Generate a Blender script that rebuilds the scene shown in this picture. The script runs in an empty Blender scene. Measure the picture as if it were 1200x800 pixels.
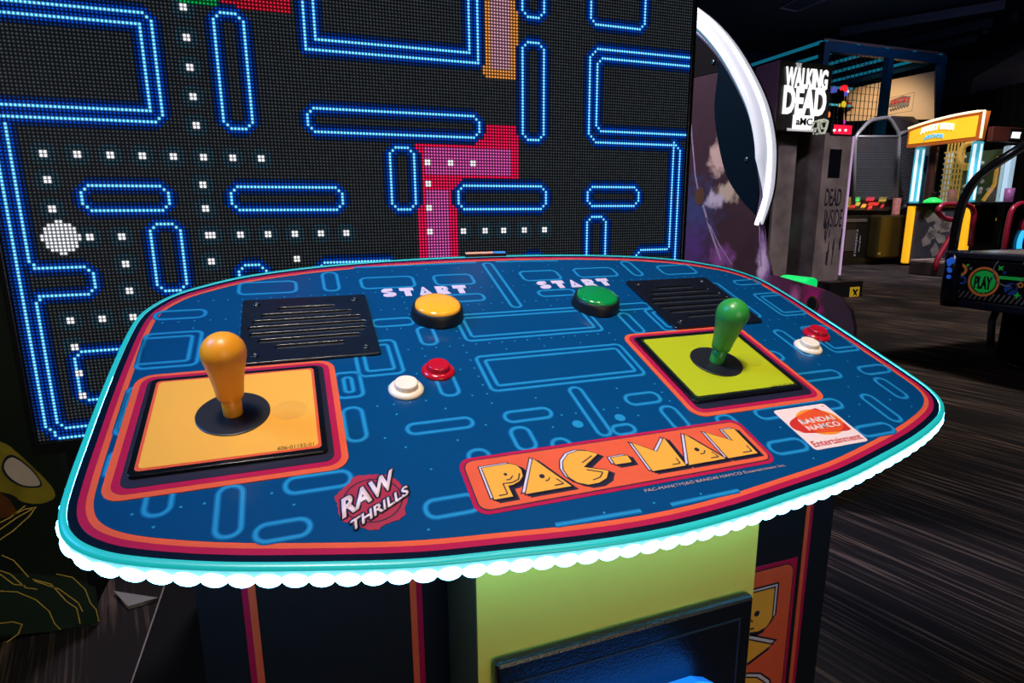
import bpy, bmesh, math, random
from mathutils import Vector, Matrix
random.seed(4)
COL = bpy.context.scene.collection
PI = math.pi
# ------------------------------------------------------------------ camera numbers (1200x800 frame)
F = 697.7
YAW, PITCH, ROLL = 0.3477, 0.2096, -0.0071
DECK_Z = 0.925
CAM = Vector((-0.2788, -0.5529, 0.1947 + DECK_Z))
_cy, _sy, _cp, _sp = math.cos(YAW), math.sin(YAW), math.cos(PITCH), math.sin(PITCH)
FW = Vector((_sy*_cp, _cy*_cp, -_sp))
_r = Vector((_cy, -_sy, 0)); _u = _r.cross(FW)
RT = math.cos(ROLL)*_r + math.sin(ROLL)*_u
UP = -math.sin(ROLL)*_r + math.cos(ROLL)*_u
def ray(x, y): return RT*((x-600)/F) - UP*((y-400)/F) + FW
def atX(x, y, X): d = ray(x, y); return CAM + d*((X-CAM.x)/d.x)
def atY(x, y, Y): d = ray(x, y); return CAM + d*((Y-CAM.y)/d.y)
def atZ(x, y, Z=0.0): d = ray(x, y); return CAM + d*((Z-CAM.z)/d.z)

# ------------------------------------------------------------------ materials
MATS = {}
def srgb(r, g, b):
    f = lambda c: (c/255/12.92 if c/255 <= .04045 else ((c/255+.055)/1.055)**2.4)
    return (f(r), f(g), f(b))
def mat(name, col, rough=.5, metal=0.0, em=None, es=0.0, vary=.12, scale=40, spec=.5, coat=0.0, bump=0.0, trans=0.0):
    if name in MATS: return MATS[name]
    m = bpy.data.materials.new(name); m.use_nodes = True
    nt = m.node_tree; b = nt.nodes['Principled BSDF']
    b.inputs['Roughness'].default_value = rough; b.inputs['Metallic'].default_value = metal
    b.inputs['Specular IOR Level'].default_value = spec
    b.inputs['Coat Weight'].default_value = coat; b.inputs['Coat Roughness'].default_value = .08
    b.inputs['Transmission Weight'].default_value = trans
    tc = nt.nodes.new('ShaderNodeTexCoord'); nz = nt.nodes.new('ShaderNodeTexNoise')
    nz.inputs['Scale'].default_value = scale; nz.inputs['Detail'].default_value = 4
    nt.links.new(tc.outputs['Object'], nz.inputs['Vector'])
    mx = nt.nodes.new('ShaderNodeMix'); mx.data_type = 'RGBA'
    mx.inputs['A'].default_value = (*[c*(1-vary) for c in col], 1)
    mx.inputs['B'].default_value = (*[min(1, c*(1+vary)) for c in col], 1)
    nt.links.new(nz.outputs['Fac'], mx.inputs['Factor'])
    nt.links.new(mx.outputs['Result'], b.inputs['Base Color'])
    if bump:
        bp = nt.nodes.new('ShaderNodeBump'); bp.inputs['Strength'].default_value = bump; bp.inputs['Distance'].default_value = .002
        nt.links.new(nz.outputs['Fac'], bp.inputs['Height']); nt.links.new(bp.outputs['Normal'], b.inputs['Normal'])
    if em:
        b.inputs['Emission Color'].default_value = (*em, 1); b.inputs['Emission Strength'].default_value = es
    MATS[name] = m
    return m

# ------------------------------------------------------------------ mesh helpers
def finish(bm, name, m, parent=None, smooth=False):
    bmesh.ops.recalc_face_normals(bm, faces=bm.faces)
    me = bpy.data.meshes.new(name); bm.to_mesh(me); bm.free()
    return link(name, me, m, parent, smooth)
def link(name, me, m, parent=None, smooth=False):
    if m: me.materials.clear(); me.materials.append(m)
    if smooth:
        for p in me.polygons: p.use_smooth = True
    o = bpy.data.objects.new(name, me); COL.objects.link(o)
    if parent: o.parent = parent
    return o
def tag(o, label=None, cat=None, group=None, kind=None):
    if label: o['label'] = label
    if cat: o['category'] = cat
    if group: o['group'] = group
    if kind: o['kind'] = kind
    return o
def thing(name, label, cat, loc=(0, 0, 0), rz=0, group=None):
    o = bpy.data.objects.new(name, None); COL.objects.link(o)
    o.location = loc; o.rotation_euler = (0, 0, rz); o.empty_display_size = .1
    return tag(o, label, cat, group)
def copy_tree(o, parent=None):
    c = o.copy(); COL.objects.link(c)
    if parent: c.parent = parent
    for ch in list(o.children): copy_tree(ch, c)
    return c
def box(bm, lo, hi, bev=0.0, M=None):
    lo, hi = Vector(lo), Vector(hi)
    for i in range(3):
        if lo[i] > hi[i]: lo[i], hi[i] = hi[i], lo[i]
    r = bmesh.ops.create_cube(bm, size=1.0)
    vs = r['verts']
    for v in vs: v.co = Vector(((lo[i]+hi[i])/2 + v.co[i]*(hi[i]-lo[i]) for i in range(3)))
    if bev:
        es = {e for v in vs for e in v.link_edges}
        rb = bmesh.ops.bevel(bm, geom=list(es), offset=bev, segments=2, affect='EDGES', profile=.5)
        vs = rb['verts']
    if M:
        for v in {v for v in vs}: v.co = M @ v.co
def bx(name, lo, hi, m, parent=None, bev=0.0):
    bm = bmesh.new(); box(bm, lo, hi, bev); return finish(bm, name, m, parent)
def beam(bm, a, b, w, h=None):
    a, b = Vector(a), Vector(b); h = h or w; d = (b-a); L = d.length; d.normalize()
    ref = Vector((0, 0, 1)) if abs(d.z) < .95 else Vector((1, 0, 0))
    s = d.cross(ref).normalized(); t = s.cross(d)
    vs = []
    for p in (a, b):
        for i, j in ((-1, -1), (1, -1), (1, 1), (-1, 1)): vs.append(bm.verts.new(p + s*(i*w/2) + t*(j*h/2)))
    for f in ((0, 1, 2, 3), (7, 6, 5, 4), (0, 4, 5, 1), (1, 5, 6, 2), (2, 6, 7, 3), (3, 7, 4, 0)): bm.faces.new([vs[i] for i in f])
def tube(bm, pts, r, seg=10, closed=False):
    pts = [Vector(p) for p in pts]; n = len(pts); rings = []
    prev = None
    for i, p in enumerate(pts):
        a = pts[i-1] if i or closed else pts[0]; b = pts[(i+1) % n] if i < n-1 or closed else pts[-1]
        d = (b-a).normalized()
        if prev is None:
            ref = Vector((0, 0, 1)) if abs(d.z) < .9 else Vector((1, 0, 0)); s = d.cross(ref).normalized()
        else: s = (prev - d*prev.dot(d)).normalized()
        prev = s; t = d.cross(s)
        rings.append([bm.verts.new(p + s*(r*math.cos(2*PI*k/seg)) + t*(r*math.sin(2*PI*k/seg))) for k in range(seg)])
    for i in range(n if closed else n-1):
        A, B = rings[i], rings[(i+1) % n]
        for k in range(seg): bm.faces.new((A[k], A[(k+1) % seg], B[(k+1) % seg], B[k]))
    if not closed: bm.faces.new(rings[0][::-1]); bm.faces.new(rings[-1])
def rounded(pts, r, seg=6, closed=True):
    """polyline with its corners rounded"""
    pts = [Vector(p) for p in pts]; out = []; n = len(pts)
    for i, p in enumerate(pts):
        if not closed and i in (0, n-1): out.append(p); continue
        a, b = pts[i-1]-p, pts[(i+1) % n]-p
        k = min(r, a.length*.49, b.length*.49); A, B = p+a.normalized()*k, p+b.normalized()*k
        for s in range(seg+1):
            t = s/seg; out.append(A*(1-t)**2 + p*2*t*(1-t) + B*t*t)
    return out
def lathe(bm, prof, seg=32, M=None, c=(0, 0, 0)):
    rings = []; c = Vector(c)
    for r, z in prof:
        if r < 1e-6: rings.append([bm.verts.new(c+Vector((0, 0, z)))])
        else: rings.append([bm.verts.new(c+Vector((r*math.cos(2*PI*k/seg), r*math.sin(2*PI*k/seg), z))) for k in range(seg)])
    for A, B in zip(rings, rings[1:]):
        for k in range(seg):
            q = [A[k % len(A)], A[(k+1) % len(A)] if len(A) > 1 else None, B[(k+1) % len(B)] if len(B) > 1 else None, B[k % len(B)]]
            q = [v for v in q if v is not None]
            if len(q) > 2: bm.faces.new(q)
    if M:
        for R in rings:
            for v in R: v.co = M @ v.co
def fill_mesh(outlines, thick=0.0, bev=0.0):
    """filled 2D outlines (holes where they nest) as a mesh of the given thickness, bottom at z=0"""
    cu = bpy.data.curves.new('fill', 'CURVE'); cu.dimensions = '2D'; cu.fill_mode = 'BOTH'; cu.extrude = max(0, thick/2-bev); cu.bevel_depth = bev
    cu.bevel_resolution = 1
    for pts in outlines:
        s = cu.splines.new('POLY'); s.points.add(len(pts)-1); s.use_cyclic_u = True
        for q, p in zip(s.points, pts): q.co = (p[0], p[1], 0, 1)
    return bake_curve(cu, thick/2)
def bake_curve(cu, dz=0.0):
    o = bpy.data.objects.new('tmp', cu); COL.objects.link(o)
    dg = bpy.context.evaluated_depsgraph_get(); dg.update()
    me = bpy.data.meshes.new_from_object(o.evaluated_get(dg))
    bpy.data.objects.remove(o); bpy.data.curves.remove(cu)
    if dz: me.transform(Matrix.Translation((0, 0, dz)))
    return me
def frame(O, X, Y):
    X, Y = Vector(X), Vector(Y); N = X.cross(Y).normalized()
    return Matrix(((X.x, Y.x, N.x, O[0]), (X.y, Y.y, N.y, O[1]), (X.z, Y.z, N.z, O[2]), (0, 0, 0, 1)))
def text_mesh(s, w, h, bold=0.0, thick=.0005, shear=0.0, space=1.0, arch=0.0):
    cu = bpy.data.curves.new('t', 'FONT'); cu.body = s; cu.offset = bold; cu.space_character = space; cu.resolution_u = 3
    me = bake_curve(cu)
    xs = [v.co.x for v in me.vertices]; ys = [v.co.y for v in me.vertices]
    x0, x1, y0, y1 = min(xs), max(xs), min(ys), max(ys)
    bm = bmesh.new()
    bm.from_mesh(me); bpy.data.meshes.remove(me)
    for v in bm.verts:
        tx, ty = (v.co.x-x0)/(x1-x0), (v.co.y-y0)/(y1-y0)
        v.co = Vector((tx*w + shear*ty*h, ty*h + arch*(1-(2*tx-1)**2), 0))
    r = bmesh.ops.extrude_face_region(bm, geom=bm.faces[:])
    for g in r['geom']:
        if isinstance(g, bmesh.types.BMVert): g.co.z += thick
    bmesh.ops.recalc_face_normals(bm, faces=bm.faces)
    out = bpy.data.meshes.new('t'); bm.to_mesh(out); bm.free(); return out
def text(name, s, M, w, h, m, parent=None, **k):
    me = text_mesh(s, w, h, **k); me.transform(M); return link(name, me, m, parent)
def shape(name, outlines, m, parent=None, z=0.0, thick=.0004, M=None, bev=0.0):
    me = fill_mesh(outlines, thick, bev)
    me.transform((M or Matrix()) @ Matrix.Translation((0, 0, z)))
    return link(name, me, m, parent)
def circ(cx, cy, r, n=28, ry=None, rot=0.0):
    ry = ry or r; out = []
    for k in range(n):
        a = 2*PI*k/n; x, y = r*math.cos(a), ry*math.sin(a)
        out.append((cx + x*math.cos(rot)-y*math.sin(rot), cy + x*math.sin(rot)+y*math.cos(rot)))
    return out
def rrect(x0, y0, x1, y1, r, seg=5):
    out = []
    for cx, cy, a0 in ((x1-r, y1-r, 0), (x0+r, y1-r, 90), (x0+r, y0+r, 180), (x1-r, y0+r, 270)):
        for k in range(seg+1):
            a = math.radians(a0+90*k/seg); out.append((cx+r*math.cos(a), cy+r*math.sin(a)))
    return out
def stroke(bm, pts, w, closed=False, z=0.0):
    """flat ribbon of width w along 2D points"""
    P = [Vector((p[0], p[1])) for p in pts]; n = len(P); L, R = [], []
    for i, p in enumerate(P):
        a = P[i-1] if (i or closed) else P[0]; b = P[(i+1) % n] if (i < n-1 or closed) else P[-1]
        d1 = (p-a); d2 = (b-p)
        d1 = d1.normalized() if d1.length > 1e-9 else d2.normalized(); d2 = d2.normalized() if d2.length > 1e-9 else d1
        t = (d1+d2); t = t.normalized() if t.length > 1e-6 else d1
        nrm = Vector((-t.y, t.x)); k = 1/max(.5, nrm.dot(Vector((-d1.y, d1.x))))
        L.append(bm.verts.new((*(p+nrm*(w/2*k)), z))); R.append(bm.verts.new((*(p-nrm*(w/2*k)), z)))
    for i in range(n if closed else n-1):
        j = (i+1) % n; bm.faces.new((R[i], R[j], L[j], L[i]))
def offset_in(P, d):
    out = []; n = len(P)
    for i, p in enumerate(P):
        t = (Vector(P[(i+1) % n]) - Vector(P[i-1])).normalized(); out.append((p[0]-t.y*d, p[1]+t.x*d))
    return out
def smooth_loop(pts, sub=8):
    out = []; n = len(pts)
    for i in range(n):
        p0, p1, p2, p3 = (Vector(pts[(i+k-1) % n]) for k in range(4))
        for s in range(sub):
            t = s/sub
            out.append(tuple(.5*((2*p1)+(p2-p0)*t+(2*p0-5*p1+4*p2-p3)*t*t+(3*p1-p0-3*p2+p3)*t**3)))
    return out

# ------------------------------------------------------------------ palette
BLACK = mat('black_metal', (.006, .006, .007), .3, spec=.5, bump=.1, scale=300)
BLACKG = mat('black_gloss', (.004, .005, .008), .16, spec=.6)
MATTE = mat('matte_black', (.005, .005, .006), .8, spec=.1)
NAVY = mat('navy_print', (.0015, .006, .018), .22, spec=.45)
BLUE = mat('blue_print', (.0010, .052, .155), .22, vary=.06, scale=12, spec=.45)
LINE = mat('maze_line_print', (.014, .235, .46), .25, vary=.05)
LINEG = mat('maze_line_soft_print', (.004, .115, .30), .25, vary=.05)
PINK = mat('crimson_print', (.42, .010, .06), .25)
ORNG = mat('coral_print', (.72, .10, .045), .25)
CHROME = mat('chrome', (.6, .6, .62), .2, 1.0)

# ================================================================== SETTING
def carpet_mat():
    m = bpy.data.materials.new('striped_carpet'); m.use_nodes = True; nt = m.node_tree; b = nt.nodes['Principled BSDF']
    b.inputs['Roughness'].default_value = .95; b.inputs['Specular IOR Level'].default_value = .1
    tc = nt.nodes.new('ShaderNodeTexCoord')
    mp = nt.nodes.new('ShaderNodeMapping'); mp.inputs['Rotation'].default_value = (0, 0, math.radians(-14)); nt.links.new(tc.outputs['Object'], mp.inputs['Vector'])
    def noise(sx, sy, sc, det=2):
        s = nt.nodes.new('ShaderNodeMapping'); s.inputs['Scale'].default_value = (sx, sy, 1); nt.links.new(mp.outputs['Vector'], s.inputs['Vector'])
        n = nt.nodes.new('ShaderNodeTexNoise'); n.inputs['Scale'].default_value = sc; n.inputs['Detail'].default_value = det
        nt.links.new(s.outputs['Vector'], n.inputs['Vector']); return n
    a = noise(70, 1.6, 1.0, 3); c = noise(2.2, 1.2, 1.0, 3); f = noise(420, 260, 1.0, 1)
    r1 = nt.nodes.new('ShaderNodeMapRange'); r1.inputs['From Min'].default_value = .50; r1.inputs['From Max'].default_value = .66
    nt.links.new(a.outputs['Fac'], r1.inputs['Value'])
    r2 = nt.nodes.new('ShaderNodeMapRange'); r2.inputs['From Min'].default_value = .36; r2.inputs['From Max'].default_value = .62
    nt.links.new(c.outputs['Fac'], r2.inputs['Value'])
    r3 = nt.nodes.new('ShaderNodeMapRange'); r3.inputs['From Min'].default_value = .3; r3.inputs['From Max'].default_value = .7; r3.inputs['To Min'].default_value = .35
    nt.links.new(f.outputs['Fac'], r3.inputs['Value'])
    m1 = nt.nodes.new('ShaderNodeMath'); m1.operation = 'MULTIPLY'; nt.links.new(r1.outputs[0], m1.inputs[0]); nt.links.new(r2.outputs[0], m1.inputs[1])
    m2 = nt.nodes.new('ShaderNodeMath'); m2.operation = 'MULTIPLY'; nt.links.new(m1.outputs[0], m2.inputs[0]); nt.links.new(r3.outputs[0], m2.inputs[1])
    mx = nt.nodes.new('ShaderNodeMix'); mx.data_type = 'RGBA'; mx.inputs['A'].default_value = (.016, .014, .015, 1); mx.inputs['B'].default_value = (.30, .21, .16, 1)
    nt.links.new(m2.outputs[0], mx.inputs['Factor']); nt.links.new(mx.outputs['Result'], b.inputs['Base Color'])
    bp = nt.nodes.new('ShaderNodeBump'); bp.inputs['Strength'].default_value = .5; bp.inputs['Distance'].default_value = .003
    nt.links.new(m2.outputs[0], bp.inputs['Height']); nt.links.new(bp.outputs['Normal'], b.inputs['Normal'])
    return m
CEIL_Z = 6.4
WX0, WX1, WY0, WY1 = -4.0, 22.0, -4.0, 17.0
tag(bx('floor', (WX0, WY0, -.1), (WX1, WY1, 0), carpet_mat()), kind='structure')
DARKW = mat('dark_wall_paint', (.012, .016, .028), .8, vary=.3, scale=2)
CEILM = mat('dark_ceiling_tiles', (.02, .02, .023), .85, vary=.3, scale=3)
tag(bx('ceiling', (WX0, WY0, CEIL_Z), (WX1, WY1, CEIL_Z+.1), CEILM), kind='structure')
tag(bx('wall_north', (WX0, WY1, 0), (WX1, WY1+.1, CEIL_Z), mat('navy_wall_paint', (.010, .022, .05), .8, vary=.3, scale=2)), kind='structure')
tag(bx('wall_east', (WX1, WY0, 0), (WX1+.1, WY1, CEIL_Z), DARKW), kind='structure')
tag(bx('wall_west', (WX0-.1, WY0, 0), (WX0, WY1, CEIL_Z), MATTE), kind='structure')
tag(bx('wall_south', (WX0, WY0-.1, 0), (WX1, WY0, CEIL_Z), MATTE), kind='structure')

# ================================================================== GAME CONSOLE
con = thing('game_console', 'arcade control console with blue printed deck, two bat-top joysticks and glowing cyan edge', 'arcade game', (0, .2, 0))
TILT = .3525
def on_deck(o):
    """put a console part on the sloping deck plane; its own coordinates are (across, up the slope, out of the deck)"""
    o.location = Vector((0, 0, DECK_Z)) - con.location; o.rotation_euler = (TILT, 0, 0); return o
# outline of the deck, anticlockwise seen from above (metres in the deck plane)
half = [(0, -.1805), (.07, -.1775), (.14, -.170), (.21, -.1615), (.28, -.147), (.345, -.131), (.395, -.1145), (.424, -.1005), (.443, -.083), (.4525, -.0605),
        (.455, -.030), (.4555, .02), (.4555, .08), (.4545, .14), (.4520, .20), (.4475, .239), (.438, .264), (.419, .290), (.394, .3085), (.345, .3335), (.272, .3535), (.182, .367), (.09, .3735)]
ctrl = half + [(0, .3755)] + [(-x, y) for x, y in half[:0:-1]]
DECK = smooth_loop(ctrl, 6)
slab = on_deck(shape('deck_board', [DECK], NAVY, con, -.0142, .0142))
def ring2(a, b): return [DECK if not a else offset_in(DECK, a), offset_in(DECK, b)]
on_deck(shape('border_stripe', [offset_in(DECK, .0062)], PINK, con, .0, .0003))
on_deck(shape('border_stripe', [offset_in(DECK, .0118)], ORNG, con, .0, .0005))
INNER = offset_in(DECK, .0168)
art = on_deck(shape('printed_artwork', [INNER], BLUE, con, .0, .0007))
# --- a plain labyrinth of rounded bars and boxes printed on the artwork
mm = .001
BARS = [(-195, 283, -123, 316), (-93, 283, -37, 315), (40, 284, 100, 316), (131, 287, 199, 318), (-90, 232, -37, 252), (45, 233, 101, 251),
        (-434, 230, -382, 249), (388, 234, 436, 250), (340, 134, 354, 246), (-348, 283, -279, 316), (282, 283, 345, 316), (-244, 282, -225, 338), (226, 284, 243, 338),
        (-195, 180, -145, 198), (-145, 131, -126, 172), (140, 180, 196, 197), (134, 118, 150, 172), (-145, 30, -126, 70), (49, -22, 90, -4), (78, -70, 96, -31),
        (-92, -24, -42, -8), (-94, -66, -75, -33), (-190, -23, -126, -8), (-246, -22, -228, 28), (-194, -127, -150, -108), (-143, -82, -124, -56), (-300, -76, -248, -58),
        (-350, -110, -332, -57), (-322, -121, -283, -104), (-401, -77, -383, -48), (340, 30, 356, 96), (290, -20, 355, -4), (391, -22, 438, -5), (391, -73, 408, -31),
        (341, -108, 357, -57), (282, -122, 330, -106), (184, -73, 304, -56), (160, -125, 204, -107), (286, 28, 306, 48), (132, -80, 152, -57), (-60, -82, -42, -57), (10, -64, 34, -50),
        (-7, 207, 7, 351), (-7, -62, 7, 20), (-435, -26, -424, 4)]
BOXES = [(-91, 132, 94, 196), (-91, 29, 98, 97), (391, 132, 466, 202), (-466, 129, -382, 198), (-223, 79, -176, 148), (391, 31, 460, 98), (-249, 45, -223, 89), (-460, 27, -427, 97), (180, 118, 222, 178)]
def clipped(x0, y0, x1, y1): return max(x0, -437), y0, min(x1, 437), y1
solid = []
def printed(pts, closed):
    bm = bmesh.new(); stroke(bm, pts, .0056, closed, .0009); k = len(bm.faces); stroke(bm, pts, .0029, closed, .0011)
    o = finish(bm, 'printed_line', LINEG, art); o.data.materials.append(LINE)
    for p in o.data.polygons:
        if p.index >= k: p.material_index = 1
def loop(x0, y0, x1, y1, r):
    x0, y0, x1, y1 = clipped(x0, y0, x1, y1)
    pts = [(x*mm, y*mm) for x, y in rrect(x0, y0, x1, y1, min(r, (x1-x0)/2-.1, (y1-y0)/2-.1), 6)]
    printed(pts, True)
for b in BARS: loop(*b, 8.5); solid.append(b)
for b in BOXES:
    loop(*b, 7); loop(b[0]+9, b[1]+9, b[2]-9, b[3]-9, 3.5); solid.append(b)
for pts in ([(-95, -156.5), (-16, -159)], [(14, -159), (88, -158)], [(-200, 351), (-16, 354)], [(16, 354), (120, 350)]):
    pts = [(x*mm, y*mm) for x, y in pts]; printed(pts, False)
dots = bmesh.new()
def inside(x, y, P):
    c = False; n = len(P)
    for i in range(n):
        (x1, y1), (x2, y2) = P[i-1], P[i]
        if (y1 > y) != (y2 > y) and x < (x2-x1)*(y-y1)/(y2-y1)+x1: c = not c
    return c
IN2 = offset_in(DECK, .022)
PADL, PADR = (-434, -56, -247, 116), (110, -56, 296, 117)
def free(x, y): 
    return all(not (b[0]-7 < x < b[2]+7 and b[1]-7 < y < b[3]+7) for b in solid+[PADL, PADR, (-158, -136, 160, -62), (-270, -130, -200, -62)])
x = -441.0
while x < 445:
    y = -170.0
    while y < 370:
        if (round((x+441)/16.33) % 3 == 0 or round((y+170)/16.33) % 3 == 0) and free(x, y) and inside(x*mm, y*mm, IN2): bmesh.ops.create_circle(dots, cap_ends=True, segments=8, radius=.0012, matrix=Matrix.Translation((x*mm, y*mm, .0011)))
        y += 16.33
    x += 16.33
for cx, cy in ((-22, -40), (27, -39)): bmesh.ops.create_circle(dots, cap_ends=True, segments=20, radius=.0058, matrix=Matrix.Translation((cx*mm, cy*mm, .0012)))
tag(finish(dots, 'printed_dot', LINE, art), kind='stuff')
# --- joystick pads printed, plates, sticks
YEL = mat('amber_overlay', (.86, .40, .055), .33, vary=.03, scale=15); LIME = mat('lime_overlay', (.42, .46, .012), .35, vary=.04, scale=15)
DARKP = mat('dark_plum_print', (.012, .012, .03), .35)
def stick(cx, cy, pad, hi, face, edge, body, lab, num, yaw):
    px0, py0, px1, py1 = [v*mm for v in pad]
    on_deck(shape('joystick_border', [rrect(px0, py0, px1, py1, .016)], ORNG, con, .0, .0015))
    on_deck(shape('joystick_border', [rrect(px0+.0058, py0+.0058, px1-.0058, py1-.0045, .0125)], PINK, con, .0, .0018))
    on_deck(shape('joystick_border', [rrect(px0+.0118, py0+.0115, px1-.0115, py1-.009, .009)], DARKP, con, .0, .0021))
    j = tag(on_deck(bpy.data.objects.new('joystick', None)), lab); COL.objects.link(j); j.parent = con
    # plate, overlay, washer, grip: pieces of one joystick
    w, h = .153, .135; ox, oy = cx+.0016, cy+.0015
    sq = lambda i: [rrect(ox-w/2+i, oy-h/2+i, ox+w/2-i, oy+h/2-i, .004)]
    shape('mounting_plate', sq(0), BLACKG, j, .002, .0035, bev=.0008)
    shape('overlay_border', sq(.0042), edge, j, .0055, .0003)
    shape('overlay', sq(.0068), face, j, .0055, .0006)
    shape('wear_mark', [circ(ox+.047, oy-.005, .016, 24, .0145)], mat('worn_'+face.name, tuple(c*.9 for c in MATCOL[face.name]), .4), j, .0061, .00008)  # flat oval slightly darker than the overlay
    bm = bmesh.new(); lathe(bm, [(.0, .0062), (.0318, .0062), (.0318, .0072), (.031, .0076), (0, .0076)], 56, c=(cx, cy, 0)); finish(bm, 'dust_washer', mat('washer_black', (.008, .009, .014), .42), j)
    prof = [(0.0085, .0070), (.0085, .024), (.0080, .0242), (.0083, .0252), (.0112, .0268), (.0119, .031), (.0128, .040), (.0145, .051), (.0168, .062), (.0184, .0695)]
    for k in range(0, 11):
        a = math.radians(k*9); prof.append((.0187*math.cos(a) if k < 10 else 0, .073+.0187*math.sin(a)))
    bm = bmesh.new(); lathe(bm, prof, 40, c=(cx, cy, 0)); finish(bm, 'bat_top_grip', body, j, True)
    text('part_number', '606-01152-01', frame((hi[0]*mm, hi[1]*mm, .0062), (1, 0, 0), (0, 1, 0)), .030, .0046, BLACK, j, thick=.0001)
    return j
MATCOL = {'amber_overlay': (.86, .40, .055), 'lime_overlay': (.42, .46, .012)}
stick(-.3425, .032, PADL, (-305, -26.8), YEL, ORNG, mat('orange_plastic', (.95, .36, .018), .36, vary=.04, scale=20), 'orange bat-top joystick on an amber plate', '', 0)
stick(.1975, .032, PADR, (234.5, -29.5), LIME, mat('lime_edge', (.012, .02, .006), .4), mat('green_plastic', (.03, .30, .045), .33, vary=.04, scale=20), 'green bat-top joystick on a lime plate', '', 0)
# --- small push buttons
def push(cx, cy, col, lab, rough=.22):
    bm = bmesh.new(); lathe(bm, [(.0, .0008), (.0182, .0008), (.0185, .0022), (.0172, .0042), (.0148, .0056), (.0132, .0060), (.0126, .0048), (0, .0048)], 40, c=(cx, cy, 0))
    b = tag(on_deck(finish(bm, 'push_button', col, con, True)), lab)
    bm = bmesh.new(); lathe(bm, [(.0122, .004), (.0122, .0098), (.0115, .0112), (.0105, .0114), (.006, .0106), (0, .0103)], 36, c=(cx, cy, 0)); finish(bm, 'plunger', col, b, True)
WHT = mat('ivory_plastic', (.88, .74, .58), .3, vary=.03, scale=20); REDP = mat('red_plastic', (.50, .006, .022), .18, vary=.04, scale=20)
push(-.1797, .0481, WHT, 'ivory push button'); push(-.1396, .0753, REDP, 'red push button')
push(.3602, .0481, WHT, 'ivory push button'); push(.4004, .0753, REDP, 'red push button')
# --- big start buttons
def start(cx, cy, col, lab):
    bm = bmesh.new(); lathe(bm, [(0, .0006), (.0335, .0006), (.0338, .003), (.0322, .012), (.0308, .0162), (.0296, .0168), (.0288, .0150), (0, .015)], 56, c=(cx, cy, 0))
    b = tag(on_deck(finish(bm, 'start_button', mat('button_ring_black', (.006, .006, .008), .45), con, True)), lab)
    bm = bmesh.new(); prof = [(.0286, .0145), (.0284, .0180), (.0274, .0196)]
    for k in range(1, 6): t = k/5; prof.append((.0274*(1-t), .0196+.0022*(1-(1-t)**2)))
    lathe(bm, prof, 48, c=(cx, cy, 0)); finish(bm, 'lens', col, b, True)
start(-.1128, .1970, mat('amber_lens', (.90, .36, .02), .12, em=(1, .42, .03), es=.25, vary=.05, coat=.6), 'amber domed start button')
start(.1128, .1970, mat('green_lens', (.004, .22, .05), .12, em=(0, .5, .12), es=.08, vary=.05, coat=.6), 'green domed start button')
# --- START lettering
def letters(word, O, w, h, gap, z, m, parent):
    G = {'S': [[(.80, 1), (.28, 1), (.03, .82), (.02, .62), (.2, .5), (.5, .44), (.1, .34), (.08, .12), (.34, 0), (.72, 0), (.96, .16), (1, .38), (.86, .52), (.48, .6), (.84, .72)]],
         'T': [[(0, 1), (1, 1), (1, .62), (.74, .62), (.74, 0), (.30, 0), (.30, .62), (0, .62)]],
         'A': [[(.38, 1), (.5, 1), (1, 0), (0, 0)], circ(.46, .36, .07, 12, .10)],
         'R': [[(0, 1), (.62, 1), (.88, .86), (.94, .62), (.80, .42), (.98, 0), (.0, 0)], circ(.5, .64, .07, 12, .10)]}
    outs = []; n = len(word); cw = (w-gap*(n-1))/n
    for i, ch in enumerate(word):
        outs += [[(O[0]+i*(cw+gap)+x*cw, O[1]+y*h) for x, y in o] for o in G[ch]]
    return on_deck(shape('start_lettering', outs, m, parent, z, .0003))
LILAC = mat('lilac_print', (.62, .52, .66), .4)
letters('START', (-.1725, .2560), .1185, .0245, .0055, .0008, LILAC, con); letters('START', (.0535, .2560), .1185, .0245, .0055, .0008, LILAC, con)
# --- speaker grilles
def mesh_holes():
    m = mat('perforated_steel', (.02, .024, .03), .4, .6); nt = m.node_tree; b = nt.nodes['Principled BSDF']
    tc = nt.nodes.new('ShaderNodeTexCoord'); v = nt.nodes.new('ShaderNodeTexVoronoi'); v.inputs['Scale'].default_value = 330; v.inputs['Randomness'].default_value = 0
    r = nt.nodes.new('ShaderNodeMapping'); r.inputs['Rotation'].default_value = (0, 0, PI/4)
    nt.links.new(tc.outputs['Object'], r.inputs['Vector']); nt.links.new(r.outputs['Vector'], v.inputs['Vector'])
    mr = nt.nodes.new('ShaderNodeMapRange'); mr.inputs['From Min'].default_value = .30; mr.inputs['From Max'].default_value = .45
    nt.links.new(v.outputs['Distance'], mr.inputs['Value'])
    mx = nt.nodes.new('ShaderNodeMix'); mx.data_type = 'RGBA'; mx.inputs['A'].default_value = (.001, .001, .001, 1); mx.inputs['B'].default_value = (.06, .07, .085, 1)
    nt.links.new(mr.outputs[0], mx.inputs['Factor']); nt.links.new(mx.outputs['Result'], b.inputs['Base Color']); return m
PERF = mesh_holes()
GRILLE = mat('black_glossy_powder_coat', (.006, .008, .014), .2, spec=.7, bump=.25, scale=260)
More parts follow.
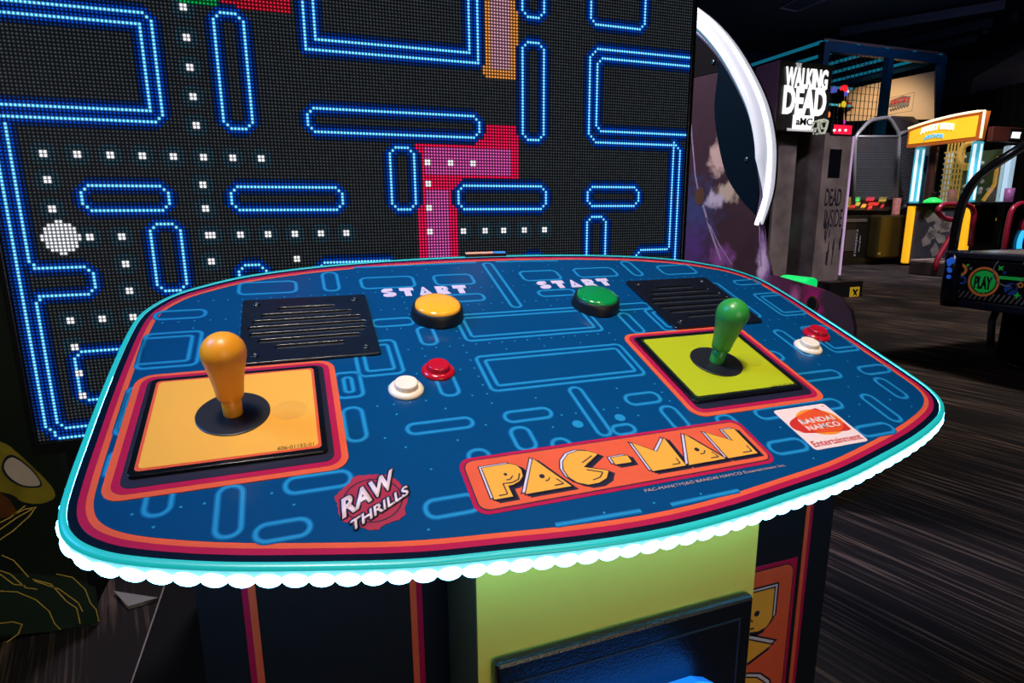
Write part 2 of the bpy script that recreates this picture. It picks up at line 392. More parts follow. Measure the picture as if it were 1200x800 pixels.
def speaker(cx, cy):
    lens = [69, 106, 125, 134, 130, 112, 76]; outs = [rrect(cx-.0729, cy-.071, cx+.0729, cy+.071, .004)]
    for k, L in enumerate(lens):
        y = cy+.0435-k*.0145; outs.append(rrect(cx-L/2000, y-.0045, cx+L/2000, y+.0045, .0044, 6))
    g = on_deck(shape('speaker_grille', outs, GRILLE, con, .0010, .0034, bev=.0008)); tag(g, 'black slotted speaker grille')
    shape('perforated_screen', [rrect(cx-.069, cy-.06, cx+.069, cy+.06, .003)], PERF, g, .0008, .0008)
    for i in (-1, 1):
        for k in (-1, 1):
            bm = bmesh.new(); lathe(bm, [(.0046, .0044), (.0046, .0052), (.0034, .0058), (.0022, .0058), (.0020, .0050), (0, .0050)], 18, c=(cx+i*.058, cy+k*.058, 0)); finish(bm, 'screw', GRILLE, g, True)
speaker(-.2684, .1895); speaker(.2684, .1895)
# --- logo plaque
GOLD = mat('gold_print', (.80, .36, .045), .35, vary=.03); INK = mat('navy_ink', (.010, .010, .03), .4)
plq = on_deck(shape('logo_plaque', [rrect(-.155, -.1335, .155, -.0655, .012)], PINK, con, .0008, .0004))
tag(plq, 'coral and crimson logo plaque with gold lettering')
shape('plaque_outline', [rrect(-.1513, -.1298, .1513, -.0692, .0095)], INK, plq, .0012, .0002)
shape('plaque_field', [rrect(-.1503, -.1288, .1503, -.0702, .009)], ORNG, plq, .0012, .0004)
LP = {'P': [(-135.8, -81.4), (-110, -81.4), (-103.7, -85), (-101.8, -91.3), (-103.2, -99), (-108.2, -104), (-115.0, -106.9), (-119.8, -107), (-119.5, -119.9), (-136.2, -119.9)],
      'A': [(-86.1, -79.5), (-64.8, -119.8), (-108.0, -119.8)],
      'C': [(-22.8, -86.5), (-30.0, -80.8), (-40.1, -78.3), (-51.2, -81.2), (-59.5, -89), (-63.3, -98.7), (-62.5, -109), (-57.3, -117), (-49.0, -121.5), (-38.1, -121.5), (-28.5, -117.5), (-22.6, -109.4), (-43.7, -100.0)],
      '-': [(-12.2, -94.2), (5.2, -94), (5.2, -103.4), (-12.2, -103.4)], 'M': [(19, -79.2), (37.4, -95.9), (55.6, -79), (55.6, -119), (19, -119)],
      'a': [(80.5, -78.5), (101.3, -119.2), (58.8, -119.2)], 'N': [(104.5, -80), (126.5, -98), (126.5, -80.6), (140, -80.6), (140, -119.3), (104.5, -119.3)]}
sc = lambda P, dx=0, dy=0: [((x+dx)*mm, (y+dy)*mm) for x, y in P]
def grow(P, d):
    P = sc(P); n = len(P); a = sum(P[i-1][0]*P[i][1]-P[i][0]*P[i-1][1] for i in range(n)); s = 1 if a > 0 else -1; out = []
    for i in range(n):
        d1 = (Vector(P[i])-Vector(P[i-1])).normalized(); d2 = (Vector(P[(i+1) % n])-Vector(P[i])).normalized()
        n1, n2 = Vector((d1.y, -d1.x))*s, Vector((d2.y, -d2.x))*s; m_ = (n1+n2); m_ = m_.normalized() if m_.length > 1e-5 else n1
        out.append(tuple(Vector(P[i])+m_*(d/max(.42, m_.dot(n1)))))
    return out
def sep(name, polys, m, z, th):
    bm = bmesh.new()
    for P in polys:
        t = fill_mesh([P], th); t.transform(Matrix.Translation((0, 0, z))); bm.from_mesh(t); bpy.data.meshes.remove(t)
    return finish(bm, name, m, plq)
def lift(P, dx, dy): return [(x+dx*mm, y+dy*mm) for x, y in P]
sep('logo_shadow', [lift(grow(P, .0008), 4.2, -3.6) for P in LP.values()] + [lift(grow(P, .0008), 2.1, -1.8) for P in LP.values()] + [lift(grow(P, .0008), -2.6, 2.2) for P in LP.values()], INK, .0016, .0002)
sep('logo_highlight', [lift(grow(P, -.0003), -2.6, 2.2) for P in LP.values()], LILAC, .0016, .0004)
sep('logo_outline', [grow(P, .0009) for P in LP.values()], INK, .0016, .0006)
sep('logo_lettering', [sc(P) for P in LP.values()], GOLD, .0016, .0008)
for P in ([(-131.2, -116.7), (-123.3, -116.6), (-123.4, -103.9), (-115.4, -104.6), (-108.2, -102), (-104.8, -95)], [(-74.5, -108.6), (-70.2, -115.7), (-79.3, -115.9)],
          [(-42.7, -94.7), (-29.5, -87.7)], [(-42.4, -103.8), (-28.8, -110.2), (-34.1, -115.6), (-42.4, -117.4)], [(51.4, -107.9), (51.4, -115.5), (42.6, -115.4)], [(92.8, -107.6), (96, -115.6), (86.7, -115.5)],
          [(135.8, -107), (135.8, -115.6), (125, -115.4)], [(-119.1, -100.4), (-115.3, -100.4), (-111.7, -96.4)], [(-85.2, -109.1), (-82, -108.6), (-79.9, -105.7)], [(79.4, -108.2), (84.1, -108.1), (87.3, -104.1)]):
    bm = bmesh.new(); stroke(bm, rounded([(*q, 0) for q in sc(P)], .0012, 3, False), .0012, False, .0026); finish(bm, 'logo_line', INK, plq)
for ex, ey, r in ((-117.7, -93.7, 1.7), (-86.2, -102.9, 2.6), (79.7, -101.6, 2.6)): bm = bmesh.new(); bmesh.ops.create_circle(bm, cap_ends=True, segments=18, radius=r*mm, matrix=Matrix.Translation((ex*mm, ey*mm, .0026))); finish(bm, 'logo_dot', INK, plq)

on_deck(text('copyright_line', 'PAC-MAN(TM)&© BANDAI NAMCO Entertainment Inc.', frame((-.001, -.1418, .0011), (1, 0, 0), (0, 1, 0)), .159, .0048, mat('dusty_print', (.40, .28, .28), .5), con, thick=.0002))
# --- maker's stickers
STK = mat('pale_sticker', (.80, .60, .56), .45, vary=.04); OR2 = mat('tangerine_print', (.80, .25, .02), .45); RD2 = mat('scarlet_print', (.55, .02, .015), .45); RD3 = mat('brick_print', (.72, .07, .015), .45)
st = on_deck(shape('maker_sticker', [rrect(.2075, -.128, .2815, -.0620, .004)], STK, con, .0008, .0005))
tag(st, 'pale sticker with a red and orange emblem')
ell = [((a)*mm, (b)*mm) for a, b in circ(250, -89.5, 28.5, 40, 21.5)]
tri = smooth_loop([(x*mm, y*mm) for x, y in ((209, -91), (217, -81), (257, -69), (266, -70.8), (275, -88), (277, -103), (270, -109), (222, -103.5), (213, -98.5))], 4)
shape('emblem_oval', [ell], OR2, st, .0013, .0002); shape('emblem_shield', [tri], RD2, st, .0013, .0003)
mid = [p for p in [(250*mm + math.cos(a)*.0270, -.0895 + math.sin(a)*.0202) for a in [2*PI*k/60 for k in range(60)]] if inside(p[0], p[1], tri)]
tri_in = [q for q in tri if ((q[0]-.250)/.0285)**2 + ((q[1]+.0895)/.0215)**2 < 1]
ov = sorted(mid+tri_in, key=lambda q: math.atan2(q[1]+.0895, q[0]-.248))
shape('emblem_overlap', [ov], RD3, st, .0013, .00045)
text('emblem_lettering', 'BANDAI', frame((.2245, -.0903, .0018), (1, 0, 0), (0, 1, 0)), .0475, .0080, STK, st, bold=.03, thick=.0002)
text('emblem_lettering', 'NAMCO', frame((.2245, -.1008, .0018), (1, 0, 0), (0, 1, 0)), .0465, .0080, STK, st, bold=.03, thick=.0002)
text('sticker_lettering', 'Entertainment', frame((.2112, -.1240, .0013), (1, 0, 0), (0, 1, 0)), .0665, .0086, RD2, st, bold=.012, thick=.0003)
text('sticker_lettering', 'TM', frame((.2745, -.0672, .0013), (1, 0, 0), (0, 1, 0)), .0025, .0014, RD2, st, thick=.0003)
# splashed red disc with slanted white lettering
pts = []
for k in range(72):
    a = 2*PI*k/72; r = .0300*(1+.05*math.sin(7*a+1)+.035*random.uniform(-1, 1)); pts.append((-.2335+r*math.cos(a)*.96, -.097+r*math.sin(a)))
rl = on_deck(shape('maker_emblem', [pts], mat('raspberry_print', (.34, .008, .04), .45), con, .0008, .0004)); tag(rl, 'raspberry splash emblem with slanted pale lettering')
bm = bmesh.new(); stroke(bm, circ(-.2335, -.097, .0235, 40), .0012, True, .00135); finish(bm, 'emblem_ring', INK, rl)
PALE = mat('pale_pink_print', (.78, .58, .60), .45)
xd = Vector((.862, .507, 0)).normalized(); yd = Vector((.05, .999, 0)).normalized()
def rl_word(s, O, w, h, z, bold):
    bm = bmesh.new()
    for k in range(8):
        me = text_mesh(s, w, h, bold=bold, thick=.0002); me.transform(frame((O[0]+.0015*math.cos(k*PI/4), O[1]+.0015*math.sin(k*PI/4), z+k*.000004), xd, yd)); bm.from_mesh(me); bpy.data.meshes.remove(me)
    finish(bm, 'emblem_lettering_edge', INK, rl)
    me = text_mesh(s, w, h, bold=bold, thick=.0004); me.transform(frame((O[0], O[1], z), xd, yd)); link('emblem_lettering', me, PALE, rl)
rl_word('RAW', (-.2590, -.1125), .053, .0212, .0013, .035); rl_word('THRILLS', (-.2540, -.1270), .058, .0108, .0018, .025)
# --- glowing edge moulding: sweep of a rounded lip around the deck, lit beads under it at front and sides
TEAL = mat('glowing_teal_lip', (.02, .30, .29), .3, em=(.0, .46, .44), es=.55, vary=.05)
CYAN = mat('glowing_cyan_lip', (.3, .8, .9), .3, em=(.25, .75, .95), es=.8, vary=.05)
def sweep(bm, prof, idx):
    n = len(DECK); rings = []
    for i in idx:
        p = Vector(DECK[i % n]); t = (Vector(DECK[(i+1) % n])-Vector(DECK[i-1])).normalized(); o = Vector((t.y, -t.x))
        rings.append([bm.verts.new((p.x+o.x*a, p.y+o.y*a, h)) for a, h in prof])
    for A, B in zip(rings, rings[1:]):
        for k in range(len(prof)-1): bm.faces.new((A[k], A[k+1], B[k+1], B[k]))
N = len(DECK)
bm = bmesh.new(); sweep(bm, [(0, .0006), (.0034, .0007), (.0052, -.0003), (.0060, -.0022)], range(N+1))
lip = on_deck(finish(bm, 'edge_moulding', TEAL, con, True)); tag(lip, 'glowing teal and white light edge')
bm = bmesh.new(); sweep(bm, [(.0060, -.0022), (.0063, -.004), (.0058, -.0125), (.0032, -.0140), (.0, -.0145)], range(N+1))
finish(bm, 'light_channel', CYAN, lip, True)
# arc length positions for the beads
cum = [0.0]
for i in range(N): cum.append(cum[-1]+(Vector(DECK[(i+1) % N])-Vector(DECK[i])).length)
def along(s):
    s %= cum[-1]
    for i in range(N):
        if cum[i+1] >= s:
            t = (s-cum[i])/(cum[i+1]-cum[i]); a, b = Vector(DECK[i]), Vector(DECK[(i+1) % N]); return a.lerp(b, t), (b-a).normalized()
BEAD = mat('white_light_bead', (.8, .95, 1), .3, em=(.13, .62, 1.0), es=24.0, vary=.02)
bm = bmesh.new(); bmesh.ops.create_uvsphere(bm, u_segments=14, v_segments=10, radius=1)
for v in bm.verts: v.co = Vector((v.co.x*.0101, v.co.y*.0048, v.co.z*.0084))
bead = finish(bm, 'light_bead', BEAD, lip, True)
for k in range(-36, 37):
    p, t = along(k*.0186); o = bead if k == -36 else bead.copy()
    if k != -36: COL.objects.link(o)
    q = p+Vector((t.y, -t.x))*.0044; o.location = (q.x, q.y, -.0120); o.rotation_euler = (0, 0, math.atan2(t.y, t.x))
# --- pedestal
def off(v): return Vector(v)-con.location
def cpart(name, lo, hi, m, bev=.0): return bx(name, off(lo), off(hi), m, con, bev)
def deck_under(y): return DECK_Z + y*math.tan(TILT) - .0145/math.cos(TILT)
ped = bmesh.new()      # pedestal with a top cut to the slope of the deck
def wedge(bm, x0, x1, y0, y1, z0):
    vs = [bm.verts.new(off(p)) for p in ((x0, y0, z0), (x1, y0, z0), (x1, y1, z0), (x0, y1, z0), (x0, y0, deck_under(y0)), (x1, y0, deck_under(y0)), (x1, y1, deck_under(y1)), (x0, y1, deck_under(y1)))]
    for f in ((0, 1, 2, 3), (7, 6, 5, 4), (0, 4, 5, 1), (1, 5, 6, 2), (2, 6, 7, 3), (3, 7, 4, 0)): bm.faces.new([vs[i] for i in f])
PEDM = mat('dark_navy_laminate', (.004, .007, .014), .4)
wedge(ped, -.387, .387, 0, .33, 0.0); ped_o = finish(ped, 'pedestal', PEDM, con)
bm = bmesh.new(); wedge(bm, -.1525, .1525, -.11, -.0005, 0.0)
YG = mat('yellow_green_laminate', (.86, .60, .10), .38, vary=.06, scale=8)
cb = finish(bm, 'coin_box', YG, con)
BRN = mat('brown_edge_laminate', (.10, .06, .03), .5)
bm = bmesh.new(); wedge(bm, -.1535, -.1527, -.1095, -.001, 0.0); finish(bm, 'coin_box_side', BRN, con)
for sx in (-1, 1):
    for a, b, m in ((.349, .3435, PINK), (.3435, .337, ORNG)): cpart('front_stripe', (sx*a, -.0012, 0), (sx*b, 0, .83), m)
    for a, b, m in ((.1805, .1865, PINK), (.1865, .193, ORNG)): cpart('front_stripe', (sx*a, -.0012, 0), (sx*b, 0, .83), m)
# upright logo panel on the right front
lp = bx('side_logo_panel', off((.16, -.0016, .10)), off((.330, 0, .665)), PINK, con, .0006)
def FR(x, z, y): return frame(off((x, y, z)), (1, 0, 0), (0, 0, 1))
M = FR(0, 0, -.0016)
shape('panel_outline', [rrect(.165, .105, .3245, .6595, .014)], INK, lp, 0, .0003, M); shape('panel_field', [rrect(.1665, .1065, .323, .658, .013)], ORNG, lp, 0, .0005, M)
LMAP = lambda x, y: (.300+(y+78)*2.15*mm, .632-(x+138)*1.78*mm)     # the word runs downwards
def sideletters(name, polys, m, z, th):
    bm = bmesh.new()
    for P in polys:
        t = fill_mesh([[LMAP(x/mm, y/mm) for x, y in P]], th); t.transform(M @ Matrix.Translation((0, 0, z))); bm.from_mesh(t); bpy.data.meshes.remove(t)
    return finish(bm, name, m, lp)
sideletters('logo_shadow', [lift(grow(P, .0012), 3.5, -3) for P in LP.values()]+[lift(grow(P, .0012), -2.6, 2.6) for P in LP.values()], INK, .0005, .0002)
sideletters('logo_highlight', [lift(grow(P, -.0002), -2.6, 2.6) for P in LP.values()], LILAC, .0005, .0004)
sideletters('logo_outline', [grow(P, .0011) for P in LP.values()], INK, .0005, .0006)
sideletters('logo_lettering', [sc(P) for P in LP.values()], GOLD, .0005, .0008)
for P in ([(-119.1, -100.4), (-115.3, -100.4), (-111.7, -96.4)], [(-108, -103), (-106, -99), (-105.5, -95)], [(-85.2, -109.1), (-82, -108.6), (-79.9, -105.7)]): bm = bmesh.new(); stroke(bm, [LMAP(*q) for q in P], .0026, False, .0014); bm.transform(M); finish(bm, 'logo_line', INK, lp)
for ex, ey in ((-117.7, -93.7), (-86.2, -102.9)): bm = bmesh.new(); bmesh.ops.create_circle(bm, cap_ends=True, segments=18, radius=.0045, matrix=Matrix.Translation((*LMAP(ex, ey), .0014))); bm.transform(M); finish(bm, 'logo_dot', INK, lp)
# coin door
door = bx('coin_door', off((-.140, -.1225, .33)), off((.1425, -.1105, .732)), mat('door_black_powder_coat', (.006, .007, .010), .26, spec=.7, bump=.35, scale=420), con, .004)
GRV = mat('door_seam', (.03, .035, .05), .3)
bx('door_seam', off((-.122, -.1232, .7085)), off((.125, -.1222, .7105)), GRV, door); bx('door_seam', off((-.1235, -.1232, .36)), off((-.122, -.1222, .7105)), GRV, door); bx('door_seam', off((.125, -.1232, .36)), off((.1265, -.1222, .7105)), GRV, door)
GLOWB = mat('blue_lit_plastic', (.02, .12, .6), .12, em=(.01, .22, 1.0), es=1.8, vary=.6, scale=28, coat=1)
bm = bmesh.new(); box(bm, off((-.105, -.166, .56)), off((.085, -.1225, .672)), .022)
rd = finish(bm, 'coin_reader', GLOWB, door, True); tag(rd, 'blue glowing coin reader housing')
bx('reader_slot', off((-.07, -.1675, .585)), off((.055, -.1655, .64)), BLACKG, rd, .001)
text('side_print', 'Inc.', FR(-.205, .605, -.0002), .016, .008, mat('grey_print', (.2, .2, .22), .6), con, thick=.0002)
# --- slim card at the rear edge of the deck
cx0, cx1 = -.028, .040
cd = shape('display_card', [rrect(cx0, -.004, cx1, .0045, .0008)], BLACK, None, .0018, .0048)
cd.location = (0, .377*math.cos(TILT), DECK_Z+.377*math.sin(TILT)); cd.rotation_euler = (TILT, 0, 0)
tag(cd, 'slim dark card with orange and blue face on the rear edge of the deck', 'card')
shape('printed_face', [rrect(cx0+.001, -.0035, .018, .0042, .0005)], mat('peach_print', (.75, .35, .22), .4), cd, .0066, .0002)
shape('printed_face', [rrect(.018, -.0035, cx1-.001, .0042, .0005)], mat('sky_print', (.03, .25, .65), .4), cd, .0066, .0002)

# ================================================================== LED SCREEN
SY = 1.05; PITCH_L = 1.74/224; ROWS = 270; COLS = 224; SZ0 = DECK_Z-.314
scr = thing('video_wall_cabinet', 'giant arcade screen of LED dots showing a glowing blue maze behind the console', 'screen', (0, SY+.12, 0))
grid = [[None]*COLS for _ in range(ROWS)]
def led(x, y, c, over=True):
    x, y = int(round(x)), int(round(y))
    if 0 <= x < COLS and 0 <= y < ROWS and (over or grid[y][x] is None): grid[y][x] = c
LB = (.085, .41, 1.0); LK = 4.2
lit = set()
def wire(pts, closed=True):
    n = len(pts)
    for i in range(n if closed else n-1):
        (x0, y0), (x1, y1) = pts[i], pts[(i+1) % n]; k = int(max(abs(x1-x0), abs(y1-y0), 1))
        for s in range(k+1): lit.add((int(round(x0+(x1-x0)*s/k)), int(round(y0+(y1-y0)*s/k))))
def pill(x0, y0, x1, y1, c=2): wire([(x0+c, y0), (x1-c, y0), (x1, y0+c), (x1, y1-c), (x1-c, y1), (x0+c, y1), (x0, y1-c), (x0, y0+c)])
# generic labyrinth: outer wall, nested boxes, bars
wire([(0, 92), (41, 92), (43, 94), (43, 119), (41, 121), (0, 121)], False); wire([(0, 95), (40, 95), (40, 118), (0, 118)], False)
wire([(2, 91), (2, 4), (5, 0), (218, 0), (221, 4), (221, 89), (219, 91), (184, 91), (181, 94), (181, 120), (184, 123), (223, 123)], False)
wire([(5, 90), (5, 53), (6, 51), (18, 51), (20, 49), (20, 45), (18, 43), (6, 43), (5, 41), (5, 5), (7, 3), (216, 3), (218, 5), (218, 43), (204, 43), (203, 45), (203, 49), (205, 51), (217, 51), (218, 53), (218, 92)], False)
wire([(223, 95), (186, 95), (184, 97), (184, 118), (186, 120), (223, 120)], False)
pill(59, 91, 67, 123); pill(155, 91, 163, 123); pill(59, 67, 92, 74); pill(131, 67, 164, 75)
pill(84, 115, 139, 147, 0); pill(87, 118, 136, 144, 0)
pill(83, 91, 139, 98); pill(108, 67, 116, 87); pill(20, 67, 42, 74); pill(36, 43, 44, 63); pill(181, 68, 203, 75); pill(181, 43, 189, 64)
pill(59, 43, 67, 50); pill(155, 43, 163, 50); pill(83, 43, 108, 50); pill(59, 20, 67, 40); pill(83, 19, 139, 26); pill(12, 11, 34, 26); pill(155, 19, 163, 40); pill(20, 131, 43, 147); pill(59, 131, 67, 160); pill(181, 131, 203, 147); pill(155, 131, 163, 160); pill(83, 155, 139, 162); pill(20, 155, 43, 175); pill(181, 155, 203, 175); pill(59, 168, 92, 175); pill(131, 168, 164, 175); pill(20, 190, 60, 215); pill(70, 190, 104, 215); pill(120, 190, 154, 215); pill(164, 190, 203, 215); pill(108, 172, 116, 215); pill(20, 228, 104, 250); pill(120, 228, 203, 250)
for (x, y) in lit:  # glow halo of the lines painted into the LEDs around them
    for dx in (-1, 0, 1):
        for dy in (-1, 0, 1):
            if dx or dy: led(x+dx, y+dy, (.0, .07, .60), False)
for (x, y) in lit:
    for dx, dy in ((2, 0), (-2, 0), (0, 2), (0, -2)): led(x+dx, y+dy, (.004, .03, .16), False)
for (x, y) in lit: led(x, y, tuple(c*LK for c in LB))
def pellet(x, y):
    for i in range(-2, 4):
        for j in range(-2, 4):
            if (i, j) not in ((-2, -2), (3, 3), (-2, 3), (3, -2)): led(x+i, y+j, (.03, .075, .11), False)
    for i in (0, 1):
        for j in (0, 1): led(x+i, y+j, (3.0, 3.0, 3.2))
# the broad red and orange bands
def band(x0, y0, x1, y1, c, inner=None):
    for x in range(x0, x1+1):
        for y in range(y0, y1+1):
            e = min(x-x0, x1-x, y-y0, y1-y)
            if e == 0 and ((x-x0)+(y-y0) == 0 or (x1-x)+(y1-y) == 0): continue
            led(x, y, inner if (inner and e >= 3) else c, False)
band(117, 40, 130, 76, (1.5, .015, .15), (1.0, .14, .62)); band(117, 76, 153, 90, (1.5, .015, .14), (1.0, .13, .6)); band(141, 86, 153, 95, (1.4, .012, .12))
band(141, 111, 153, 170, (1.2, .45, .10), (.85, .42, .55))
band(50, 125, 60, 160, (.0, .45, .10)); band(62, 125, 80, 160, (.8, .015, .05))
for k in range(8): pellet(12+k*8 if k < 5 else 52+(k-5)*8, 82)
for y in (123, 115, 107, 99, 91, 74, 67, 59, 51): pellet(51, y)
for y in (75, 67, 35, 27, 19, 12): pellet(12, y)
for x in (20, 28, 52, 60, 68, 76, 84, 92, 132, 140, 147, 155, 163): pellet(x, 59)
for y in (35, 51, 43): pellet(28, y)
pellet(20, 35)
for x, y in ((120, 82), (128, 82), (136, 82), (120, 75), (120, 67), (120, 59), (76, 51)):
    for i in (0, 1):
        for j in (0, 1): led(x+i, y+j, (3, 3, 3))
for i in range(-4, 6):
    for j in range(-4, 6):
        if (i-.5)**2+(j-.5)**2 < 22: led(13+i, 59+j, (1.9, 1.95, 2.1))
bm = bmesh.new()
V = [[bm.verts.new((-.87+i*PITCH_L, SY, SZ0+j*PITCH_L)) for i in range(COLS+1)] for j in range(ROWS+1)]
for j in range(ROWS):
    for i in range(COLS): bm.faces.new((V[j][i], V[j][i+1], V[j+1][i+1], V[j+1][i]))
bm.transform(Matrix.Translation(-scr.location))
me = bpy.data.meshes.new('led_display'); bm.to_mesh(me); bm.free()
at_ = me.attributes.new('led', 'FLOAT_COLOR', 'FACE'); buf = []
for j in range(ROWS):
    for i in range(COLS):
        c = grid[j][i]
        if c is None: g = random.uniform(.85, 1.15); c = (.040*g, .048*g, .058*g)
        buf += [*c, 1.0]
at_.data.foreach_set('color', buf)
def led_mat():
    m = bpy.data.materials.new('led_dots'); m.use_nodes = True; nt = m.node_tree; b = nt.nodes['Principled BSDF']
    b.inputs['Base Color'].default_value = (.0012, .0012, .0015, 1); b.inputs['Roughness'].default_value = .6; b.inputs['Specular IOR Level'].default_value = .12
    L = nt.links.new; N_ = nt.nodes.new
    at = N_('ShaderNodeAttribute'); at.attribute_name = 'led'
    tc = N_('ShaderNodeTexCoord'); sx = N_('ShaderNodeSeparateXYZ'); L(tc.outputs['Object'], sx.inputs[0])
    def frac(sock, o):
        a = N_('ShaderNodeMath'); a.operation = 'ADD'; a.inputs[1].default_value = o; L(sock, a.inputs[0])
        d = N_('ShaderNodeMath'); d.operation = 'DIVIDE'; d.inputs[1].default_value = PITCH_L; L(a.outputs[0], d.inputs[0])
        f = N_('ShaderNodeMath'); f.operation = 'FRACT'; L(d.outputs[0], f.inputs[0])
        s = N_('ShaderNodeMath'); s.operation = 'SUBTRACT'; s.inputs[1].default_value = .5; L(f.outputs[0], s.inputs[0]); return s.outputs[0]
    cx = N_('ShaderNodeCombineXYZ'); L(frac(sx.outputs['X'], .87), cx.inputs[0]); L(frac(sx.outputs['Z'], -SZ0), cx.inputs[1])
    ln = N_('ShaderNodeVectorMath'); ln.operation = 'LENGTH'; L(cx.outputs[0], ln.inputs[0])
    d1 = N_('ShaderNodeMapRange'); d1.interpolation_type = 'SMOOTHSTEP'; d1.inputs['From Min'].default_value = .16; d1.inputs['From Max'].default_value = .33; d1.inputs['To Min'].default_value = 1; d1.inputs['To Max'].default_value = 0
    L(ln.outputs['Value'], d1.inputs['Value'])
    d2 = N_('ShaderNodeMapRange'); d2.interpolation_type = 'SMOOTHSTEP'; d2.inputs['From Min'].default_value = .2; d2.inputs['From Max'].default_value = .8; d2.inputs['To Min'].default_value = .16; d2.inputs['To Max'].default_value = .02  # broad lobe paints the glow between dots into the emission
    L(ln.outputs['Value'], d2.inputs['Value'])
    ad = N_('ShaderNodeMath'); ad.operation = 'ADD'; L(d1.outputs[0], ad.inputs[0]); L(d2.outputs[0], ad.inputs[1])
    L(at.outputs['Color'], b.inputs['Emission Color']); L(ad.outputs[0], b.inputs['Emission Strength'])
    return m
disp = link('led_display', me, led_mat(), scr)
o_ = scr.location
W1 = SZ0+ROWS*PITCH_L
def spart(name, lo, hi, m, bev=0.0): return bx(name, Vector(lo)-o_, Vector(hi)-o_, m, scr, bev)
spart('housing', (-.872, SY+.002, SZ0-.03), (.872, SY+.16, W1+.03), MATTE, .003)
for sx in (-1, 1): spart('bezel', (sx*.8705, SY-.006, SZ0-.03), (sx*.8835, SY+.16, W1+.03), BLACK, .002)
spart('bezel', (-.8705, SY-.006, SZ0-.03), (.8705, SY+.002, SZ0-.001), BLACK, .002)
spart('support_column', (-.60, SY+.04, .05), (.60, SY+.155, SZ0-.02), MATTE)
spart('base_platform', (-.715, .34, 0), (.715, SY+.35, .045), MATTE, .004)
for sx in (-1, 1): spart('platform_edge', (sx*.7150, .34, .040), (sx*.7185, SY+.33, .047), mat('worn_metal_edge', (.28, .24, .22), .4, .3))

# ================================================================== ARCADE CABINET, LEFT (dark art panel)
ORIG = atY(60, 740, 1.24); lc = thing('side_art_cabinet', 'black arcade cabinet left of the console with yellow line artwork and pale oval', 'arcade game', (-1.35, 1.6, 0))
LYF = 1.235
def lpart(name, lo, hi, m, bev=0): return bx(name, Vector(lo)-lc.location, Vector(hi)-lc.location, m, lc, bev)
lpart('cabinet_body', (-2.2, LYF+.03, 0), (-.905, LYF+.75, 1.55), MATTE, .004)
pan = lpart('side_panel', (-2.2, LYF, .012), (-.893, LYF+.03, 1.56), mat('dark_green_black_art', (.005, .010, .007), .4, vary=.5, scale=3), .002)
def LQ(x, y): p = atY(x, y, LYF); return (p.x-lc.location.x, p.z)
LM = frame((0, LYF-lc.location.y, 0), (1, 0, 0), (0, 0, 1))
OLV = mat('olive_art_print', (.21, .17, .012), .5, vary=.85, scale=16); YLN = mat('yellow_art_line', (.62, .45, .08), .5, vary=.3)
shape('art_patch', [smooth_loop([LQ(*q) for q in ((-60, 500), (0, 517), (20, 530), (45, 553), (62, 572), (63, 584), (45, 590), (25, 587), (10, 578), (-60, 560))], 5)], OLV, pan, 0, .0006, LM)
shape('art_oval', [smooth_loop([LQ(*q) for q in ((2, 548), (8, 534), (20, 535), (38, 550), (49, 566), (44, 571), (26, 570), (10, 561))], 5)], INK, pan, 0, .0008, LM)
shape('art_oval', [smooth_loop([LQ(*q) for q in ((5, 547), (10, 537), (20, 537.5), (37, 551), (47, 565), (43, 569), (27, 568), (12, 559))], 5)], mat('pale_taupe_print', (.50, .42, .37), .5), pan, 0, .0012, LM)
shape('art_patch', [[LQ(*q) for q in ((-40, 580), (0, 576), (12, 586), (22, 602), (8, 606), (-40, 612))]], mat('rust_art_print', (.10, .025, .004), .5, vary=.7, scale=30), pan, 0, .0005, LM)
shape('art_patch', [[LQ(*q) for q in ((-40, 690), (0, 672), (40, 672), (90, 678), (112, 688), (117, 730), (60, 740), (-40, 748))]], mat('forest_art_print', (.010, .026, .018), .5, vary=.5, scale=10), pan, 0, .0004, LM)
bm = bmesh.new()
for P in ([(0, 632), (15, 622), (35, 604), (42, 594), (30, 596), (15, 603)], [(0, 620), (20, 606), (38, 596)], [(0, 612), (12, 606), (30, 592)], [(66, 672), (85, 676), (100, 690), (106, 706), (113, 714), (116, 728)], [(38, 678), (60, 684), (78, 704), (90, 712), (94, 730)],
          [(0, 692), (20, 693), (42, 702), (58, 716), (64, 730), (71, 737)], [(0, 730), (15, 728), (26, 731), (22, 742), (8, 752)], [(0, 668), (12, 672), (30, 688), (44, 690)], [(2, 650), (16, 656), (34, 676)], [(40, 680), (70, 690), (92, 706), (97, 716)], [(0, 672), (16, 684), (30, 686)]):
    stroke(bm, [LQ(*q) for q in P], .0028, False, 0)
bm.transform(LM @ Matrix.Translation((0, 0, .0010))); finish(bm, 'art_line', YLN, pan)
# pale plate on the floor by the platform
q = [atZ(*p, .012) for p in ((133, 692), (185, 700), (150, 710))]
fp = shape('floor_plate', [[(p.x, p.y) for p in q]], mat('grey_plate', (.20, .20, .20), .5), None, .001, .011); tag(fp, 'small grey wedge plate on the carpet beside the screen platform', 'plate')

# ================================================================== SPACE-ART CABINET WITH LIGHT ARCH
HX = 1.6
hc = thing('space_art_cabinet', 'arcade cabinet with space artwork and a big white glowing arch right of the screen', 'arcade game', (HX+.5, 1.7, 0))
def H(x, y): p = atX(x, y, HX); return (p.y-hc.location.y, p.z)
HM = frame((HX-hc.location.x, 0, 0), (0, 1, 0), (0, 0, 1))          # local (y, z), facing +x
def HMf(dx=0): return Matrix(((0, 0, -1, HX-hc.location.x-dx), (1, 0, 0, 0), (0, 1, 0, 0), (0, 0, 0, 1)))   # thickness grows towards -x
